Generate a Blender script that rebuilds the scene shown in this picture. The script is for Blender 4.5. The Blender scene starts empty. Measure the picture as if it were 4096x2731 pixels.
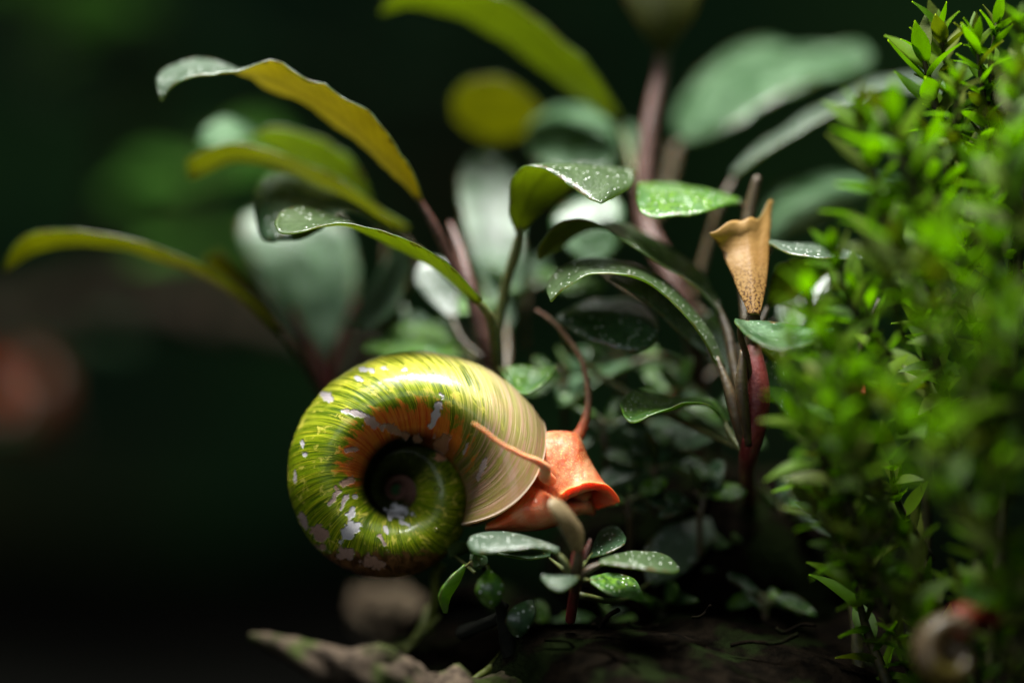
import bpy, math, random
import numpy as np
from mathutils import Vector, Matrix
random.seed(7); rng = np.random.default_rng(7)
SC = bpy.context.scene
COL = SC.collection
MM = 0.001
D = 200.0            # camera to focal reference plane, mm
PPM = 75.0           # photo pixels per mm on that plane

# ------------------------------------------------------------------ camera
cam = bpy.data.cameras.new('camera'); camo = bpy.data.objects.new('camera', cam); COL.objects.link(camo)
camo.location = (0, -D*MM, 0); camo.rotation_euler = (math.radians(90), 0, 0)
cam.sensor_width = 36; cam.lens = 36*D*PPM/4096
cam.clip_start = 0.005; cam.clip_end = 5
cam.dof.use_dof = True; cam.dof.focus_distance = (D-.9)*MM; cam.dof.aperture_fstop = 9.5
cam.dof.aperture_blades = 0
SC.camera = camo
# ------------------------------------------------------------------ world and lamps
w = bpy.data.worlds.new('World'); SC.world = w; w.use_nodes = True
bg = w.node_tree.nodes['Background']; bg.inputs[0].default_value = (0.40, 0.8, 0.50, 1); bg.inputs[1].default_value = 0.02
def area(name, loc, target, sx, sy, power, col, spread=180):
    l = bpy.data.lights.new(name, 'AREA'); l.shape = 'RECTANGLE'; l.size = sx*MM; l.size_y = sy*MM
    l.energy = power; l.color = col; l.spread = math.radians(spread)
    o = bpy.data.objects.new(name, l); COL.objects.link(o)
    o.location = Vector(loc)*MM
    o.rotation_euler = (Vector(target)-Vector(loc)).to_track_quat('-Z', 'Y').to_euler()
    return o
area('aquarium_lamp', (-12, -14, 148), (-4, 4, -5), 100, 70, 0.54, (1.0, 1.0, 0.96), 100)
area('front_fill', (-70, -190, 60), (0, 0, -5), 120, 90, 0.115, (0.86, 0.93, 1.0))  # weak fill lamp added in front to lift the facing sides, no visible source
SC.view_settings.view_transform = 'Standard'; SC.view_settings.look = 'None'
SC.view_settings.exposure = 0.0; SC.view_settings.gamma = 1.0; SC.view_settings.use_curve_mapping = False
SC.render.engine = 'CYCLES'
SC.cycles.use_denoising = True
SC.cycles.max_bounces = 10; SC.cycles.diffuse_bounces = 5; SC.cycles.transmission_bounces = 8
SC.cycles.transparent_max_bounces = 12
SC.cycles.sample_clamp_indirect = 6.0
SC.cycles.use_adaptive_sampling = True; SC.cycles.adaptive_threshold = 0.008

# ------------------------------------------------------------------ helpers
def P(px, py, y=0.0):
    s = (D+y)/D/PPM
    return np.array(((px-2048)*s, y, (1365.5-py)*s))
def setp(o, label=None, cat=None, group=None, kind=None):
    for k, v in (('label', label), ('category', cat), ('group', group), ('kind', kind)):
        if v: o[k] = v
    return o
def empty(name, loc_mm, label=None, cat=None, group=None):
    o = bpy.data.objects.new(name, None); COL.objects.link(o); o.location = Vector(loc_mm)*MM
    o.empty_display_size = .002
    o['_b'] = 0; del o['_b']
    BASE[o.name] = np.array(loc_mm, float)
    return setp(o, label, cat, group)
BASE = {}
def basep(o): return BASE.get(o.name, np.zeros(3)) if o else np.zeros(3)
def mesh(name, V, F, mats, parent=None, mi=None, uv=None, uv2=None, smooth=True, attrs=None, base=None):
    """V in mm, world space"""
    me = bpy.data.meshes.new(name)
    b = basep(parent) if base is None else np.array(base, float)
    me.from_pydata(((np.asarray(V)-b)*MM).tolist(), [], F)
    for m in (mats if isinstance(mats, (list, tuple)) else [mats]): me.materials.append(M[m])
    if mi is not None: me.polygons.foreach_set('material_index', np.asarray(mi, np.int32))
    if smooth: me.polygons.foreach_set('use_smooth', np.ones(len(me.polygons), bool))
    vi = np.empty(len(me.loops), np.int32); me.loops.foreach_get('vertex_index', vi)
    for nm, U in (('mm', uv), ('shape', uv2)):
        if U is not None:
            l = me.uv_layers.new(name=nm); l.data.foreach_set('uv', np.asarray(U, np.float32)[vi].ravel())
    for nm, A in (attrs or {}).items():
        A = np.asarray(A, np.float32)
        if A.ndim == 1:
            a = me.attributes.new(nm, 'FLOAT', 'POINT'); a.data.foreach_set('value', A)
        else:
            a = me.attributes.new(nm, 'FLOAT_COLOR', 'POINT')
            a.data.foreach_set('color', np.c_[A, np.ones(len(A))].astype(np.float32).ravel())
    me.update()
    o = bpy.data.objects.new(name, me); COL.objects.link(o)
    if parent is not None:
        o.parent = parent; BASE[o.name] = b
    else:
        o.location = Vector(b)*MM
        BASE[o.name] = b
    return o
def crom(pts, n):
    """Catmull-Rom through pts (k,d), n samples evenly spaced along the first three columns"""
    p = np.asarray(pts, float); k = len(p)
    if k == 2:
        t = np.linspace(0, 1, n)[:, None]; return p[0]*(1-t)+p[1]*t
    e = np.vstack((2*p[0]-p[1], p, 2*p[-1]-p[-2])); out = []
    for i in range(1, k):
        a, b, c, d = e[i-1], e[i], e[i+1], e[i+2]
        t = np.linspace(0, 1, 24, endpoint=False)[:, None]
        out.append(.5*((2*b)+(c-a)*t+(2*a-5*b+4*c-d)*t*t+(3*b-a-3*c+d)*t**3))
    out = np.vstack(out+[p[-1:]])
    s = np.r_[0, np.cumsum(np.linalg.norm(np.diff(out[:, :3], axis=0), axis=1))]
    q = np.linspace(0, s[-1], n)
    return np.stack([np.interp(q, s, out[:, j]) for j in range(out.shape[1])], 1)
def hashn(seed): return np.random.default_rng(seed)
def noise1(x, seed, octs=3):
    r = hashn(seed); y = np.zeros_like(x, dtype=float); a = 1
    for o in range(octs):
        f = 2**o; tab = r.uniform(-1, 1, 512); xx = x*f+r.uniform(0, 99); i = np.floor(xx).astype(int); t = xx-i; t = t*t*(3-2*t)
        y += a*(tab[i % 512]*(1-t)+tab[(i+1) % 512]*t); a *= .5
    return y
def noise2(x, y, seed, octs=3):
    r = hashn(seed); z = np.zeros_like(x, dtype=float); a = 1
    for o in range(octs):
        f = 2**o; tab = r.uniform(-1, 1, (64, 64)); xx = x*f+r.uniform(0, 40); yy = y*f+r.uniform(0, 40)
        i = np.floor(xx).astype(int); j = np.floor(yy).astype(int); t = xx-i; u = yy-j; t = t*t*(3-2*t); u = u*u*(3-2*u)
        g = lambda a_, b_: tab[a_ % 64, b_ % 64]
        z += a*((g(i, j)*(1-t)+g(i+1, j)*t)*(1-u)+(g(i, j+1)*(1-t)+g(i+1, j+1)*t)*u); a *= .5
    return z
def gridfaces(n, m, wrap=False, off=0, rev=False):
    F = []; mm_ = m if wrap else m-1
    for i in range(n-1):
        for j in range(mm_):
            a = off+i*m+j; b = off+i*m+(j+1) % m; f = (a, b, b+m, a+m)
            F.append(f[::-1] if rev else f)
    return F
def tubeVF(pts, rad, sides=10, n=None, cap=True, rough=0, seed=0):
    """pts (k,3) mm, rad (k) mm"""
    k = len(pts); n = n or max(6, k*5)
    q = crom(np.c_[np.asarray(pts, float), np.asarray(rad, float)], n); p = q[:, :3]; r = np.maximum(q[:, 3], .01)
    T = np.gradient(p, axis=0); T /= np.linalg.norm(T, axis=1)[:, None]+1e-9
    N = np.cross(T[0], (0, 1, .13)); N /= np.linalg.norm(N)
    V = []; L = np.r_[0, np.cumsum(np.linalg.norm(np.diff(p, axis=0), axis=1))]; U = []
    for i in range(n):
        N = N-T[i]*(N@T[i]); N /= np.linalg.norm(N); B = np.cross(T[i], N)
        a = np.linspace(0, 2*np.pi, sides, endpoint=False)
        rr = r[i]*(1+(rough*noise2(np.cos(a)*1.3+7+L[i]*.6, np.sin(a)*1.3+L[i]*.25, seed) if rough else 0))
        V.append(p[i]+np.outer(np.cos(a)*rr, N)+np.outer(np.sin(a)*rr, B)); U.append(np.c_[np.full(sides, L[i]), a*r[i]])
    V = np.vstack(V); U = np.vstack(U); F = gridfaces(n, sides, True)
    if cap:
        F.append(tuple(range(sides))[::-1]); F.append(tuple(range((n-1)*sides, n*sides)))
    return V, F, U
def PP(l): return np.array([P(*q) for q in l])
def tube(name, pts, rad, mat, parent=None, sides=10, rough=0, seed=0, n=None, px=True, **k):
    V, F, U = tubeVF(PP(pts) if px else np.array(pts), np.array(rad)/ (PPM if px else 1), sides, n, True, rough, seed)
    return mesh(name, V, F, mat, parent, uv=U, **k)

# ------------------------------------------------------------------ materials
M = {}
class NT:
    def __init__(s, name):
        m = bpy.data.materials.new(name); m.use_nodes = True; s.m = m; s.t = m.node_tree; s.t.nodes.clear(); M[name] = m
        s.out = s.n('ShaderNodeOutputMaterial')
    def n(s, typ, ins=None, **kw):
        x = s.t.nodes.new(typ)
        for k, v in kw.items(): setattr(x, k, v)
        for k, v in (ins or {}).items(): s.put(x.inputs[k], v)
        return x
    def put(s, sock, v):
        if hasattr(v, 'outputs'): v = v.outputs[0]
        if hasattr(v, 'is_linked'): s.t.links.new(v, sock)
        else:
            if sock.type == 'RGBA' and len(v) == 3: v = (*v, 1)
            sock.default_value = v
    def math(s, op, a, b=0.5, c=None, clamp=False):
        x = s.n('ShaderNodeMath', operation=op, use_clamp=clamp); s.put(x.inputs[0], a); s.put(x.inputs[1], b)
        if c is not None: s.put(x.inputs[2], c)
        return x
    def mix(s, f, a, b, mode='MIX'):
        x = s.n('ShaderNodeMix', data_type='RGBA', blend_type=mode)
        s.put(x.inputs[0], f); s.put(x.inputs[6], a); s.put(x.inputs[7], b); return x.outputs[2]
    def ramp(s, f, a, b):
        return s.n('ShaderNodeMapRange', {0: f, 1: a, 2: b}, clamp=True, interpolation_type='SMOOTHSTEP').outputs[0]
    def uv(s, name='mm', scale=(1, 1, 1), loc=(0, 0, 0)):
        u = s.n('ShaderNodeUVMap', uv_map=name)
        return s.n('ShaderNodeMapping', {0: u, 1: loc, 3: scale})
    def noise(s, vec, scale, detail=3, rough=.5, dist=0):
        return s.n('ShaderNodeTexNoise', {'Vector': vec, 'Scale': scale, 'Detail': detail, 'Roughness': rough, 'Distortion': dist}).outputs[0]
    def objmm(s):
        t = s.n('ShaderNodeTexCoord'); return s.n('ShaderNodeMapping', {0: t.outputs['Object'], 3: (1000, 1000, 1000)})
    def rand(s): return s.n('ShaderNodeObjectInfo').outputs['Random']
    def attr(s, nm): return s.n('ShaderNodeAttribute', attribute_name=nm)
    def bump(s, h, dist, strength=1.0, nrm=None):
        b = s.n('ShaderNodeBump', {'Height': h, 'Distance': dist*MM, 'Strength': strength})
        if nrm: s.put(b.inputs['Normal'], nrm)
        return b.outputs[0]
    def finish(s, sh): s.put(s.out.inputs[0], sh)

def sidevein(t, uv):
    q = t.n('ShaderNodeSeparateXYZ', {0: uv})
    d = t.math('MULTIPLY_ADD', t.math('ABSOLUTE', q.outputs[1]), -.75, q.outputs[0])
    w_ = t.math('ADD', t.math('MULTIPLY', d, 7.5), t.math('MULTIPLY', t.noise(uv, .8, 2), 2.5))
    return t.ramp(t.math('SINE', w_), .86, .99)
def rimspot(t, xyz, vec):
    e = t.ramp(t.math('ABSOLUTE', xyz.outputs[1]), .70, 1.0)
    return t.math('MULTIPLY', t.ramp(t.math('ADD', t.noise(vec, 1.3, 4, .65), t.math('MULTIPLY', e, .22)), .70, .78), .85)
def leaf_top(name, c1, c2, trans, tfac=.35, mott=(.35, .68), rough=.38, spec=.6, dots=1.0, algae=0.0, dot_size=.16, coat=.0):
    t = NT(name); uv = t.uv(); sh = t.n('ShaderNodeUVMap', uv_map='shape'); xyz = t.n('ShaderNodeSeparateXYZ', {0: sh})
    rnd = t.math('MULTIPLY', t.rand(), 37.0)
    vec = t.n('ShaderNodeVectorMath', {0: uv, 1: t.n('ShaderNodeCombineXYZ', {0: rnd, 1: rnd})}, operation='ADD')
    base = t.mix(t.ramp(t.noise(vec, .55, 4), *mott), c1, c2)
    fine = t.noise(vec, 6, 2)
    base = t.mix(t.math('MULTIPLY', t.ramp(fine, .3, .75), .45), base, tuple(x*.45 for x in c1))
    vein = t.ramp(t.math('ABSOLUTE', xyz.outputs[1]), .10, .02)
    base = t.mix(t.math('MULTIPLY', vein, .45), base, tuple(x*.6 for x in c1))
    side = sidevein(t, uv)
    base = t.mix(t.math('MULTIPLY', side, .35), base, tuple(x*.5 for x in c1))
    base = t.mix(rimspot(t, xyz, vec), base, (.07, .038, .012))
    alg = t.math('MULTIPLY', t.ramp(t.noise(vec, 1.1, 4, .6, .6), .40, .56), algae)
    algc = t.mix(t.ramp(t.noise(vec, 3.2, 3), .4, .62), (.020, .065, .004), (.11, .235, .014))
    base = t.mix(alg, base, algc)
    vor = t.n('ShaderNodeTexVoronoi', {'Vector': vec, 'Scale': 3.7, 'Randomness': .8}, feature='F1')
    rim = t.ramp(t.math('ABSOLUTE', xyz.outputs[1]), .97, .9)
    vsz = t.math('MULTIPLY_ADD', t.n('ShaderNodeSeparateColor', {0: vor.outputs[1]}).outputs[0], dot_size*.6, dot_size*.74)
    dm = t.math('MULTIPLY', t.math('LESS_THAN', vor.outputs[0], vsz), t.math('MULTIPLY', rim, dots))
    soft = t.math('MULTIPLY', t.ramp(vor.outputs[0], .33, .05), rim)
    base = t.mix(t.math('MULTIPLY', soft, .25*dots), base, (.30, .42, .33))
    base = t.mix(dm, base, (.92, .95, .88))
    b = t.bump(t.math('ADD', t.math('MULTIPLY', soft, .6*dots), t.math('MULTIPLY', t.noise(vec, 3.0, 3), .9)), .09, .8)
    p = t.n('ShaderNodeBsdfPrincipled', {'Base Color': base, 'Roughness': rough, 'Specular IOR Level': spec, 'Normal': b, 'Coat Weight': coat, 'Coat Roughness': .25})
    tr = t.n('ShaderNodeBsdfTranslucent', {'Color': t.mix(alg, trans, (.2, .42, .02))})
    t.finish(t.n('ShaderNodeMixShader', {0: t.math('MULTIPLY', t.math('SUBTRACT', 1.0, dm), tfac), 1: p, 2: tr}))

def leaf_under(name, c1, c2, trans, tfac=.6, speck=0.0, rough=.5):
    t = NT(name); uv = t.uv(); sh = t.n('ShaderNodeUVMap', uv_map='shape'); xyz = t.n('ShaderNodeSeparateXYZ', {0: sh})
    rnd = t.math('MULTIPLY', t.rand(), 37.0)
    vec = t.n('ShaderNodeVectorMath', {0: uv, 1: t.n('ShaderNodeCombineXYZ', {0: rnd, 1: rnd})}, operation='ADD')
    f = t.ramp(t.noise(vec, .5, 4), .35, .68)
    base = t.mix(f, c1, c2)
    sp = t.math('MULTIPLY', t.ramp(t.noise(vec, 7, 2), .48, .60), t.math('MULTIPLY', t.ramp(xyz.outputs[0], 1.0 if speck < 1 else .75, .05), speck))
    base = t.mix(sp, base, (.05, .02, .006))
    vein = t.ramp(t.math('ABSOLUTE', xyz.outputs[1]), .16, .03)
    tc = t.mix(t.math('MULTIPLY', vein, .55), t.mix(f, trans, tuple(x*.75 for x in trans)), tuple(x*.35 for x in trans))
    tc = t.mix(sp, tc, (.06, .02, .005))
    tc = t.mix(t.math('MULTIPLY', sidevein(t, uv), .35), tc, tuple(x*.35 for x in trans))
    rs = rimspot(t, xyz, vec); tc = t.mix(rs, tc, (.10, .05, .01)); base = t.mix(rs, base, (.06, .03, .01))
    b = t.bump(t.noise(vec, 4, 3), .06, .6)
    p = t.n('ShaderNodeBsdfPrincipled', {'Base Color': base, 'Roughness': rough, 'Specular IOR Level': .25, 'Normal': b})
    tr = t.n('ShaderNodeBsdfTranslucent', {'Color': tc, 'Normal': b})
    t.finish(t.n('ShaderNodeMixShader', {0: tfac, 1: p, 2: tr}))

def simple(name, c1, c2, scale=1.5, rough=.5, spec=.4, bump=.08, tfac=0, trans=None, sss=0, streak=False, c3=None):
    t = NT(name); v = t.objmm()
    if streak: v = t.uv('mm', (.25, 2.2, 1))
    f = t.ramp(t.noise(v, scale, 5, .6), .35, .68)
    base = t.mix(f, c1, c2)
    if c3: base = t.mix(t.ramp(t.noise(v, scale*.35, 3), .5, .64), base, c3)
    b = t.bump(t.noise(v, scale*2.2, 5, .65), bump, .8)
    p = t.n('ShaderNodeBsdfPrincipled', {'Base Color': base, 'Roughness': rough, 'Specular IOR Level': spec, 'Normal': b})
    if sss:
        p.inputs['Subsurface Weight'].default_value = sss; p.inputs['Subsurface Radius'].default_value = (1.0, .4, .2); p.inputs['Subsurface Scale'].default_value = .0006
    if tfac:
        tr = t.n('ShaderNodeBsdfTranslucent', {'Color': trans or c2}); t.finish(t.n('ShaderNodeMixShader', {0: tfac, 1: p, 2: tr}))
    else: t.finish(p)

leaf_top('leaf_top', (.036, .062, .022), (.064, .098, .042), (.40, .58, .08), .30, rough=.34, spec=.6)
leaf_top('leaf_top_blue', (.056, .085, .056), (.098, .132, .100), (.40, .58, .12), .30, rough=.33, spec=.7, dots=1.0)
leaf_top('leaf_top_dark', (.018, .045, .016), (.045, .09, .045), (.2, .35, .06), .22, dots=.75, rough=.36, spec=.5)
leaf_top('leaf_top_algae', (.05, .13, .03), (.10, .20, .07), (.4, .65, .08), .35, algae=1.0)
leaf_top('leaf_top_soft', (.020, .056, .020), (.105, .180, .100), (.40, .60, .10), .32, mott=(.40, .62), rough=.34, spec=.45, dots=.25)
leaf_under('under_ochre', (.14, .075, .007), (.19, .105, .010), (.58, .32, .014), .58)
leaf_under('under_olive', (.055, .065, .008), (.085, .09, .012), (.34, .35, .02), .55)
leaf_under('under_dim', (.022, .026, .003), (.036, .04, .005), (.17, .18, .012), .5)
leaf_under('under_khaki', (.085, .065, .008), (.12, .09, .012), (.38, .29, .014), .55)
leaf_under('under_green', (.035, .065, .015), (.06, .10, .03), (.22, .34, .035), .5)
leaf_under('under_gold', (.24, .125, .035), (.33, .19, .06), (.62, .34, .06), .45, speck=1.0)
leaf_under('under_speck', (.13, .095, .045), (.22, .165, .09), (.5, .35, .08), .25, speck=.8)
simple('stem_red', (.105, .012, .013), (.17, .032, .026), 1.2, .45, .4, .1, sss=.25, c3=(.08, .05, .025))
simple('stem_pink', (.050, .022, .017), (.080, .038, .028), 1.2, .45, .4, .1, sss=.25)
simple('petiole', (.036, .024, .012), (.065, .047, .02), 1.5, .45, .4, .08, sss=.2)
simple('petiole_green', (.05, .065, .015), (.09, .10, .03), 1.5, .45, .4, .08, sss=.2)

# ------------------------------------------------------------------ ground, backdrop
simple('soil', (.0015, .0018, .0016), (.0035, .0032, .0026), .5, 1.0, 0, .5)
simple('dark_wall', (.040, .095, .055), (.13, .30, .09), .024, .95, .02, 0, c3=(.22, .13, .06))
simple('wood_dark', (.002, .0017, .0013), (.006, .0045, .003), .9, 1.0, .0, .55, c3=(.006, .009, .003))
simple('wood_pale', (.020, .014, .009), (.085, .062, .042), 1.4, .85, .1, .5, c3=(.035, .048, .010))
simple('stone', (.07, .05, .032), (.12, .092, .06), .6, .9, .08, .25)
simple('root_green', (.06, .075, .010), (.13, .15, .03), 1.2, .5, .3, .06, tfac=.2, trans=(.3, .35, .05))
simple('root_dark', (.005, .006, .004), (.011, .011, .008), 1.2, .8, .1, .06)
n_ = 90
gx = np.linspace(-260, 260, n_); gy = np.linspace(-60, 300, n_); X, Y = np.meshgrid(gx, gy)
Z = -27+1.6*noise2(X*.06, Y*.06, 3)+.5*noise2(X*.5, Y*.5, 4)
mesh('ground', np.c_[X.ravel(), Y.ravel(), Z.ravel()], gridfaces(n_, n_), 'soil')['kind'] = 'structure'
V = [(-400, 300, -60), (400, 300, -60), (400, 300, 260), (-400, 300, 260)]
mesh('back_wall', V, [(0, 1, 2, 3)], 'dark_wall', smooth=False)['kind'] = 'structure'

# ------------------------------------------------------------------ leaves and plants
LN = [0]
def leaf(plant, rows, top='leaf_top', under='under_olive', pet=None, petr=16, petmat='petiole', c=.06, th=.17, wav=.0, face=None, N=34, Mc=13, nm='leaf', crown=None, label=None):
    LN[0] += 1; sd = LN[0]
    R = np.array([np.r_[P(*r[:3]), P(*r[3:])] for r in rows])
    mid = (R[:, :3]+R[:, 3:])/2
    Q = crom(np.c_[mid, R], N)[:, 3:]
    A = Q[:, :3]; B = Q[:, 3:]
    mid = (A+B)/2; L = np.r_[0, np.cumsum(np.linalg.norm(np.diff(mid, axis=0), axis=1))]
    W = np.linalg.norm(B-A, axis=1)
    jit = 1+.035*noise1(L*1.3, sd)
    A = mid+(A-mid)*jit[:, None]; B = mid+(B-mid)*(1+.035*noise1(L*1.3, sd+500))[:, None]
    v = np.linspace(-1, 1, Mc)
    S = (A[:, None]*(1-v)[None, :, None]+B[:, None]*(1+v)[None, :, None])/2
    def normals(S):
        du = np.gradient(S, axis=0); dv = np.gradient(S, axis=1); n = np.cross(du, dv); return n/(np.linalg.norm(n, axis=2)[..., None]+1e-9)
    n = normals(S)
    wgt = W/W.max()
    sgn = 1.0 if (n[..., 2]*wgt[:, None]).sum() > 0 else -1.0
    if face: sgn = 1.0 if ((n[..., 1]*wgt[:, None]).sum() < 0) == (face == 'top') else -1.0
    prof = c*(1-np.abs(v)**1.3)*-1
    wv = wav*np.abs(v)**2*0
    off = prof[None, :]*W[:, None]
    und = (.018+wav*.45)*W[:, None]*(np.abs(v)**2)[None, :]*np.stack([noise1(L*.55, sd+77) if q < 0 else noise1(L*.55, sd+99) for q in v], 1)
    S = S+n*sgn*(off+und)[..., None]
    if crown is not None:
        uu = (L/L[-1])[:, None]; S = S+np.stack([crown(v)[j][None, :]*uu**3 for j in range(3)], 2)
    n = normals(S)*sgn
    tt = th*(.35+.65*np.sqrt(np.clip(1-np.abs(v)**3, 0, 1)))[None, :, None]*np.clip(W/ (.12*W.max()), .3, 1)[:, None, None]
    Vt = (S+n*tt/2).reshape(-1, 3); Vb = (S-n*tt/2).reshape(-1, 3)
    k = N*Mc
    rev = sgn < 0
    F = gridfaces(N, Mc, rev=not rev)+gridfaces(N, Mc, off=k, rev=rev)
    ft = gridfaces(N, Mc)
    nf = len(ft)
    rim = []
    loop = [i*Mc for i in range(N)]+[(N-1)*Mc+j for j in range(1, Mc)]+[i*Mc+Mc-1 for i in range(N-2, -1, -1)]+[j for j in range(Mc-2, 0, -1)]
    for a, b in zip(loop, loop[1:]+loop[:1]): rim.append((a, b, b+k, a+k) if rev else (b, a, a+k, b+k))
    F += rim
    mi = [0]*nf+[1]*nf+[0]*len(rim)
    # face direction: gridfaces order gives +(dv x du)... checked by the test below
    f0 = F[(N//2)*(Mc-1)+Mc//2]; p = Vt; nn = np.cross(p[f0[1]]-p[f0[0]], p[f0[2]]-p[f0[0]])
    if nn @ n[N//2, Mc//2] < 0: F = [f[::-1] for f in F]
    U = np.stack([np.repeat(L[:, None], Mc, 1), (v[None]*W[:, None]/2)], 2).reshape(-1, 2)
    H = np.stack([np.repeat(L[:, None]/L[-1], Mc, 1), np.repeat(v[None], N, 0)], 2).reshape(-1, 2)
    o = mesh(nm, np.vstack((Vt, Vb)), F, [top, under], plant, mi, np.vstack((U, U)), np.vstack((H, H)))
    if label: o['label'] = label
    if pet is not None:
        b = (np.array(rows[0][:3])+np.array(rows[0][3:]))/2
        b2 = (np.array(rows[1][:3])+np.array(rows[1][3:]))/2
        st = b*.7+b2*.3
        pts = [tuple(st)]+list(pet)
        rr = [petr*.35]+[petr*(.75+.25*i/len(pet)) for i in range(1, len(pet)+1)]
        tube('petiole', pts, rr, petmat, o, 8, .06, sd, base=basep(plant))
    return o

def plant(px, py, y, label, group=None):
    return empty('water_plant', P(px, py, y), label, 'plant', group)

# --- plant with the long ochre leaf, behind the snail shell
p1 = plant(2010, 1560, 7, 'plant with pink stem and long arching ochre leaf standing behind the green shell')
tube('stem', [(1800, 890, 8.5), (1838, 1000, 7.5), (1880, 1150, 6.5), (1935, 1350, 6.5), (2000, 1500, 7), (2040, 1640, 7), (2050, 1850, 7)], [8, 22, 28, 32, 34, 36, 38], 'stem_pink', p1, 12, .08, 1)
leaf(p1, [(1690,800,5,1670,805,5.5),(1645,680,3.5,1590,715,6.5),(1548,540,2.5,1440,590,7.5),(1405,402,2,1290,480,8),(1272,318,2,1150,398,8),(1150,268,2,1050,342,7.5),(1050,255,2,960,305,7),(950,288,2,890,252,7),(840,308,2,790,230,6.5),(740,315,2,700,252,6),(680,350,2.5,632,315,5),(648,405,3,640,400,3.3)],
     'leaf_top_blue', 'under_ochre', [(1740,910,5.5),(1790,1020,6),(1850,1130,6.5)], 22, 'stem_pink', c=.03, wav=.05, N=48)
leaf(p1, [(1930,1200,2,1900,1215,2.5),(1800,1062,.2,1750,1085,3.5),(1650,968,-.6,1600,1000,4),(1500,915,-.8,1480,935,4.2),(1380,892,-.8,1390,880,4),(1270,915,-.8,1300,848,3.6),(1180,932,-.6,1200,828,3.2),(1120,932,-.2,1125,848,2.2),(1104,900,.4,1104,880,1)],
     'leaf_top', 'under_olive', [(1955,1260,3),(1975,1350,4.5),(1990,1500,6.5)], 22, 'petiole_green', c=.04, N=44)
leaf(p1, [(1560,930,5,1550,900,6),(1400,850,4,1380,800,8),(1290,905,3,1280,755,9),(1200,950,2.5,1150,690,9),(1120,965,2.5,1060,700,8.5),(1072,966,3,1020,790,7),(1056,962,3.5,1028,890,5)],
     'leaf_top_dark', 'under_green', [(1700,1020,6),(1870,1180,6.5)], 16, 'petiole_green', c=-.06)
leaf(p1, [(2062,930,4,2085,930,4.2),(2036,840,3,2150,870,4.5),(2045,720,2,2240,800,6),(2110,660,1.2,2330,730,7),(2210,685,.5,2440,692,6.5),(2290,745,0,2535,675,5),(2350,790,-.5,2530,740,2),(2392,808,-1,2450,792,.5),(2402,815,-1,2412,812,-1)],
     'leaf_top', 'under_olive', [(2060,1010,4.5),(2020,1160,5.5),(1990,1330,6),(1995,1480,6.8)], 26, 'petiole_green', c=-.05, N=44)
leaf(p1, [(2010,1330,11,2040,1330,11),(1930,1150,12,2090,1160,12),(1870,980,13,2095,1000,13),(1840,820,14.5,2085,830,14.5),(1835,705,16,2065,700,16),(1880,632,17,2010,630,17),(1935,612,18,1960,612,18)],
     'leaf_top_soft', 'under_green', [(2030,1420,9),(2010,1530,7.5)], 20, 'petiole', c=.06, face='top')
leaf(p1, [(1795,1270,9,1830,1270,9),(1715,1200,9.5,1835,1200,9.5),(1655,1120,10,1815,1110,10),(1680,1060,10.5,1780,1050,10.5),(1720,1035,11,1740,1035,11)],
     'leaf_top_blue', 'under_green', [(1850,1360,8),(1940,1440,7)], 14, 'petiole', c=.05)
leaf(p1, [(1600,1370,12,1630,1370,12),(1520,1310,12.5,1640,1310,12.5),(1505,1240,13,1625,1230,13),(1560,1180,14,1580,1180,14)],
     'leaf_top_soft', 'under_green', [(1700,1440,10),(1980,1500,8)], 12, 'petiole')
leaf(p1, [(1850,1420,8,1850,1405,10),(1740,1440,7,1750,1320,12),(1600,1435,7,1610,1300,12),(1490,1410,8,1500,1360,11),(1450,1395,9,1452,1390,9.5)],
     'leaf_top_algae', 'under_green', [(1930,1440,8),(2000,1500,7.5)], 14, 'petiole_green')
leaf(p1, [(2010,1490,3,2012,1470,5),(2060,1556,2,2075,1463,5),(2112,1572,2,2135,1474,5),(2180,1530,2.5,2192,1474,4.5),(2226,1462,3.5,2224,1458,3.7)],
     'leaf_top_algae', 'under_green', [(2000,1480,5),(2000,1500,6.5)], 14, 'petiole_green', c=.1)

# --- plant with the pale broad leaf at the far side
p5 = plant(1340, 1640, 14, 'blurred plant with dark red stems and a broad pale mint leaf')
tube('stem', [(1170, 1230, 15), (1215, 1330, 14.5), (1270, 1450, 14), (1330, 1600, 14), (1350, 1850, 14), (1360, 2150, 14)], [16, 20, 24, 28, 32, 36], 'stem_red', p5, 10, .08, 2)
tube('stem', [(1420, 1200, 16), (1370, 1340, 15), (1330, 1480, 14.5), (1330, 1600, 14)], [13, 16, 18, 20], 'stem_red', p5, 10, .08, 2)
leaf(p5, [(1250,1440,18,1300,1440,18),(1130,1280,18.4,1385,1290,18.4),(1020,1090,19,1435,1120,19),(955,950,19.8,1400,950,19.8),(990,860,20.8,1310,860,20.8),(1130,825,22,1160,825,22)],
     'leaf_top_soft', 'under_green', [(1290,1520,16),(1330,1600,14)], 18, 'petiole', c=.07, face='top')
leaf(p5, [(1130,1320,9,1110,1335,9.5),(1000,1180,8,970,1205,12),(820,1062,7.5,800,1100,12.5),(640,985,7.5,620,1030,12.5),(450,935,7.5,450,985,12.5),(260,920,8,260,985,12.5),(120,935,8.5,140,1005,12),(42,1000,9,60,1055,11),(14,1085,10,22,1090,10.2)],
     'leaf_top', 'under_khaki', [(1180,1400,10),(1260,1520,12),(1330,1640,14)], 17, 'petiole', c=.03)
leaf(p5, [(1100,1250,16,1090,1260,16.5),(980,1090,14.5,1010,1190,18),(890,1005,14.5,910,1135,18),(830,1030,15.5,850,1095,17),(815,1060,16,820,1070,16.3)],
     'leaf_top', 'under_khaki', [(1180,1340,15),(1215,1400,14.5)], 14, 'petiole')
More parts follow.
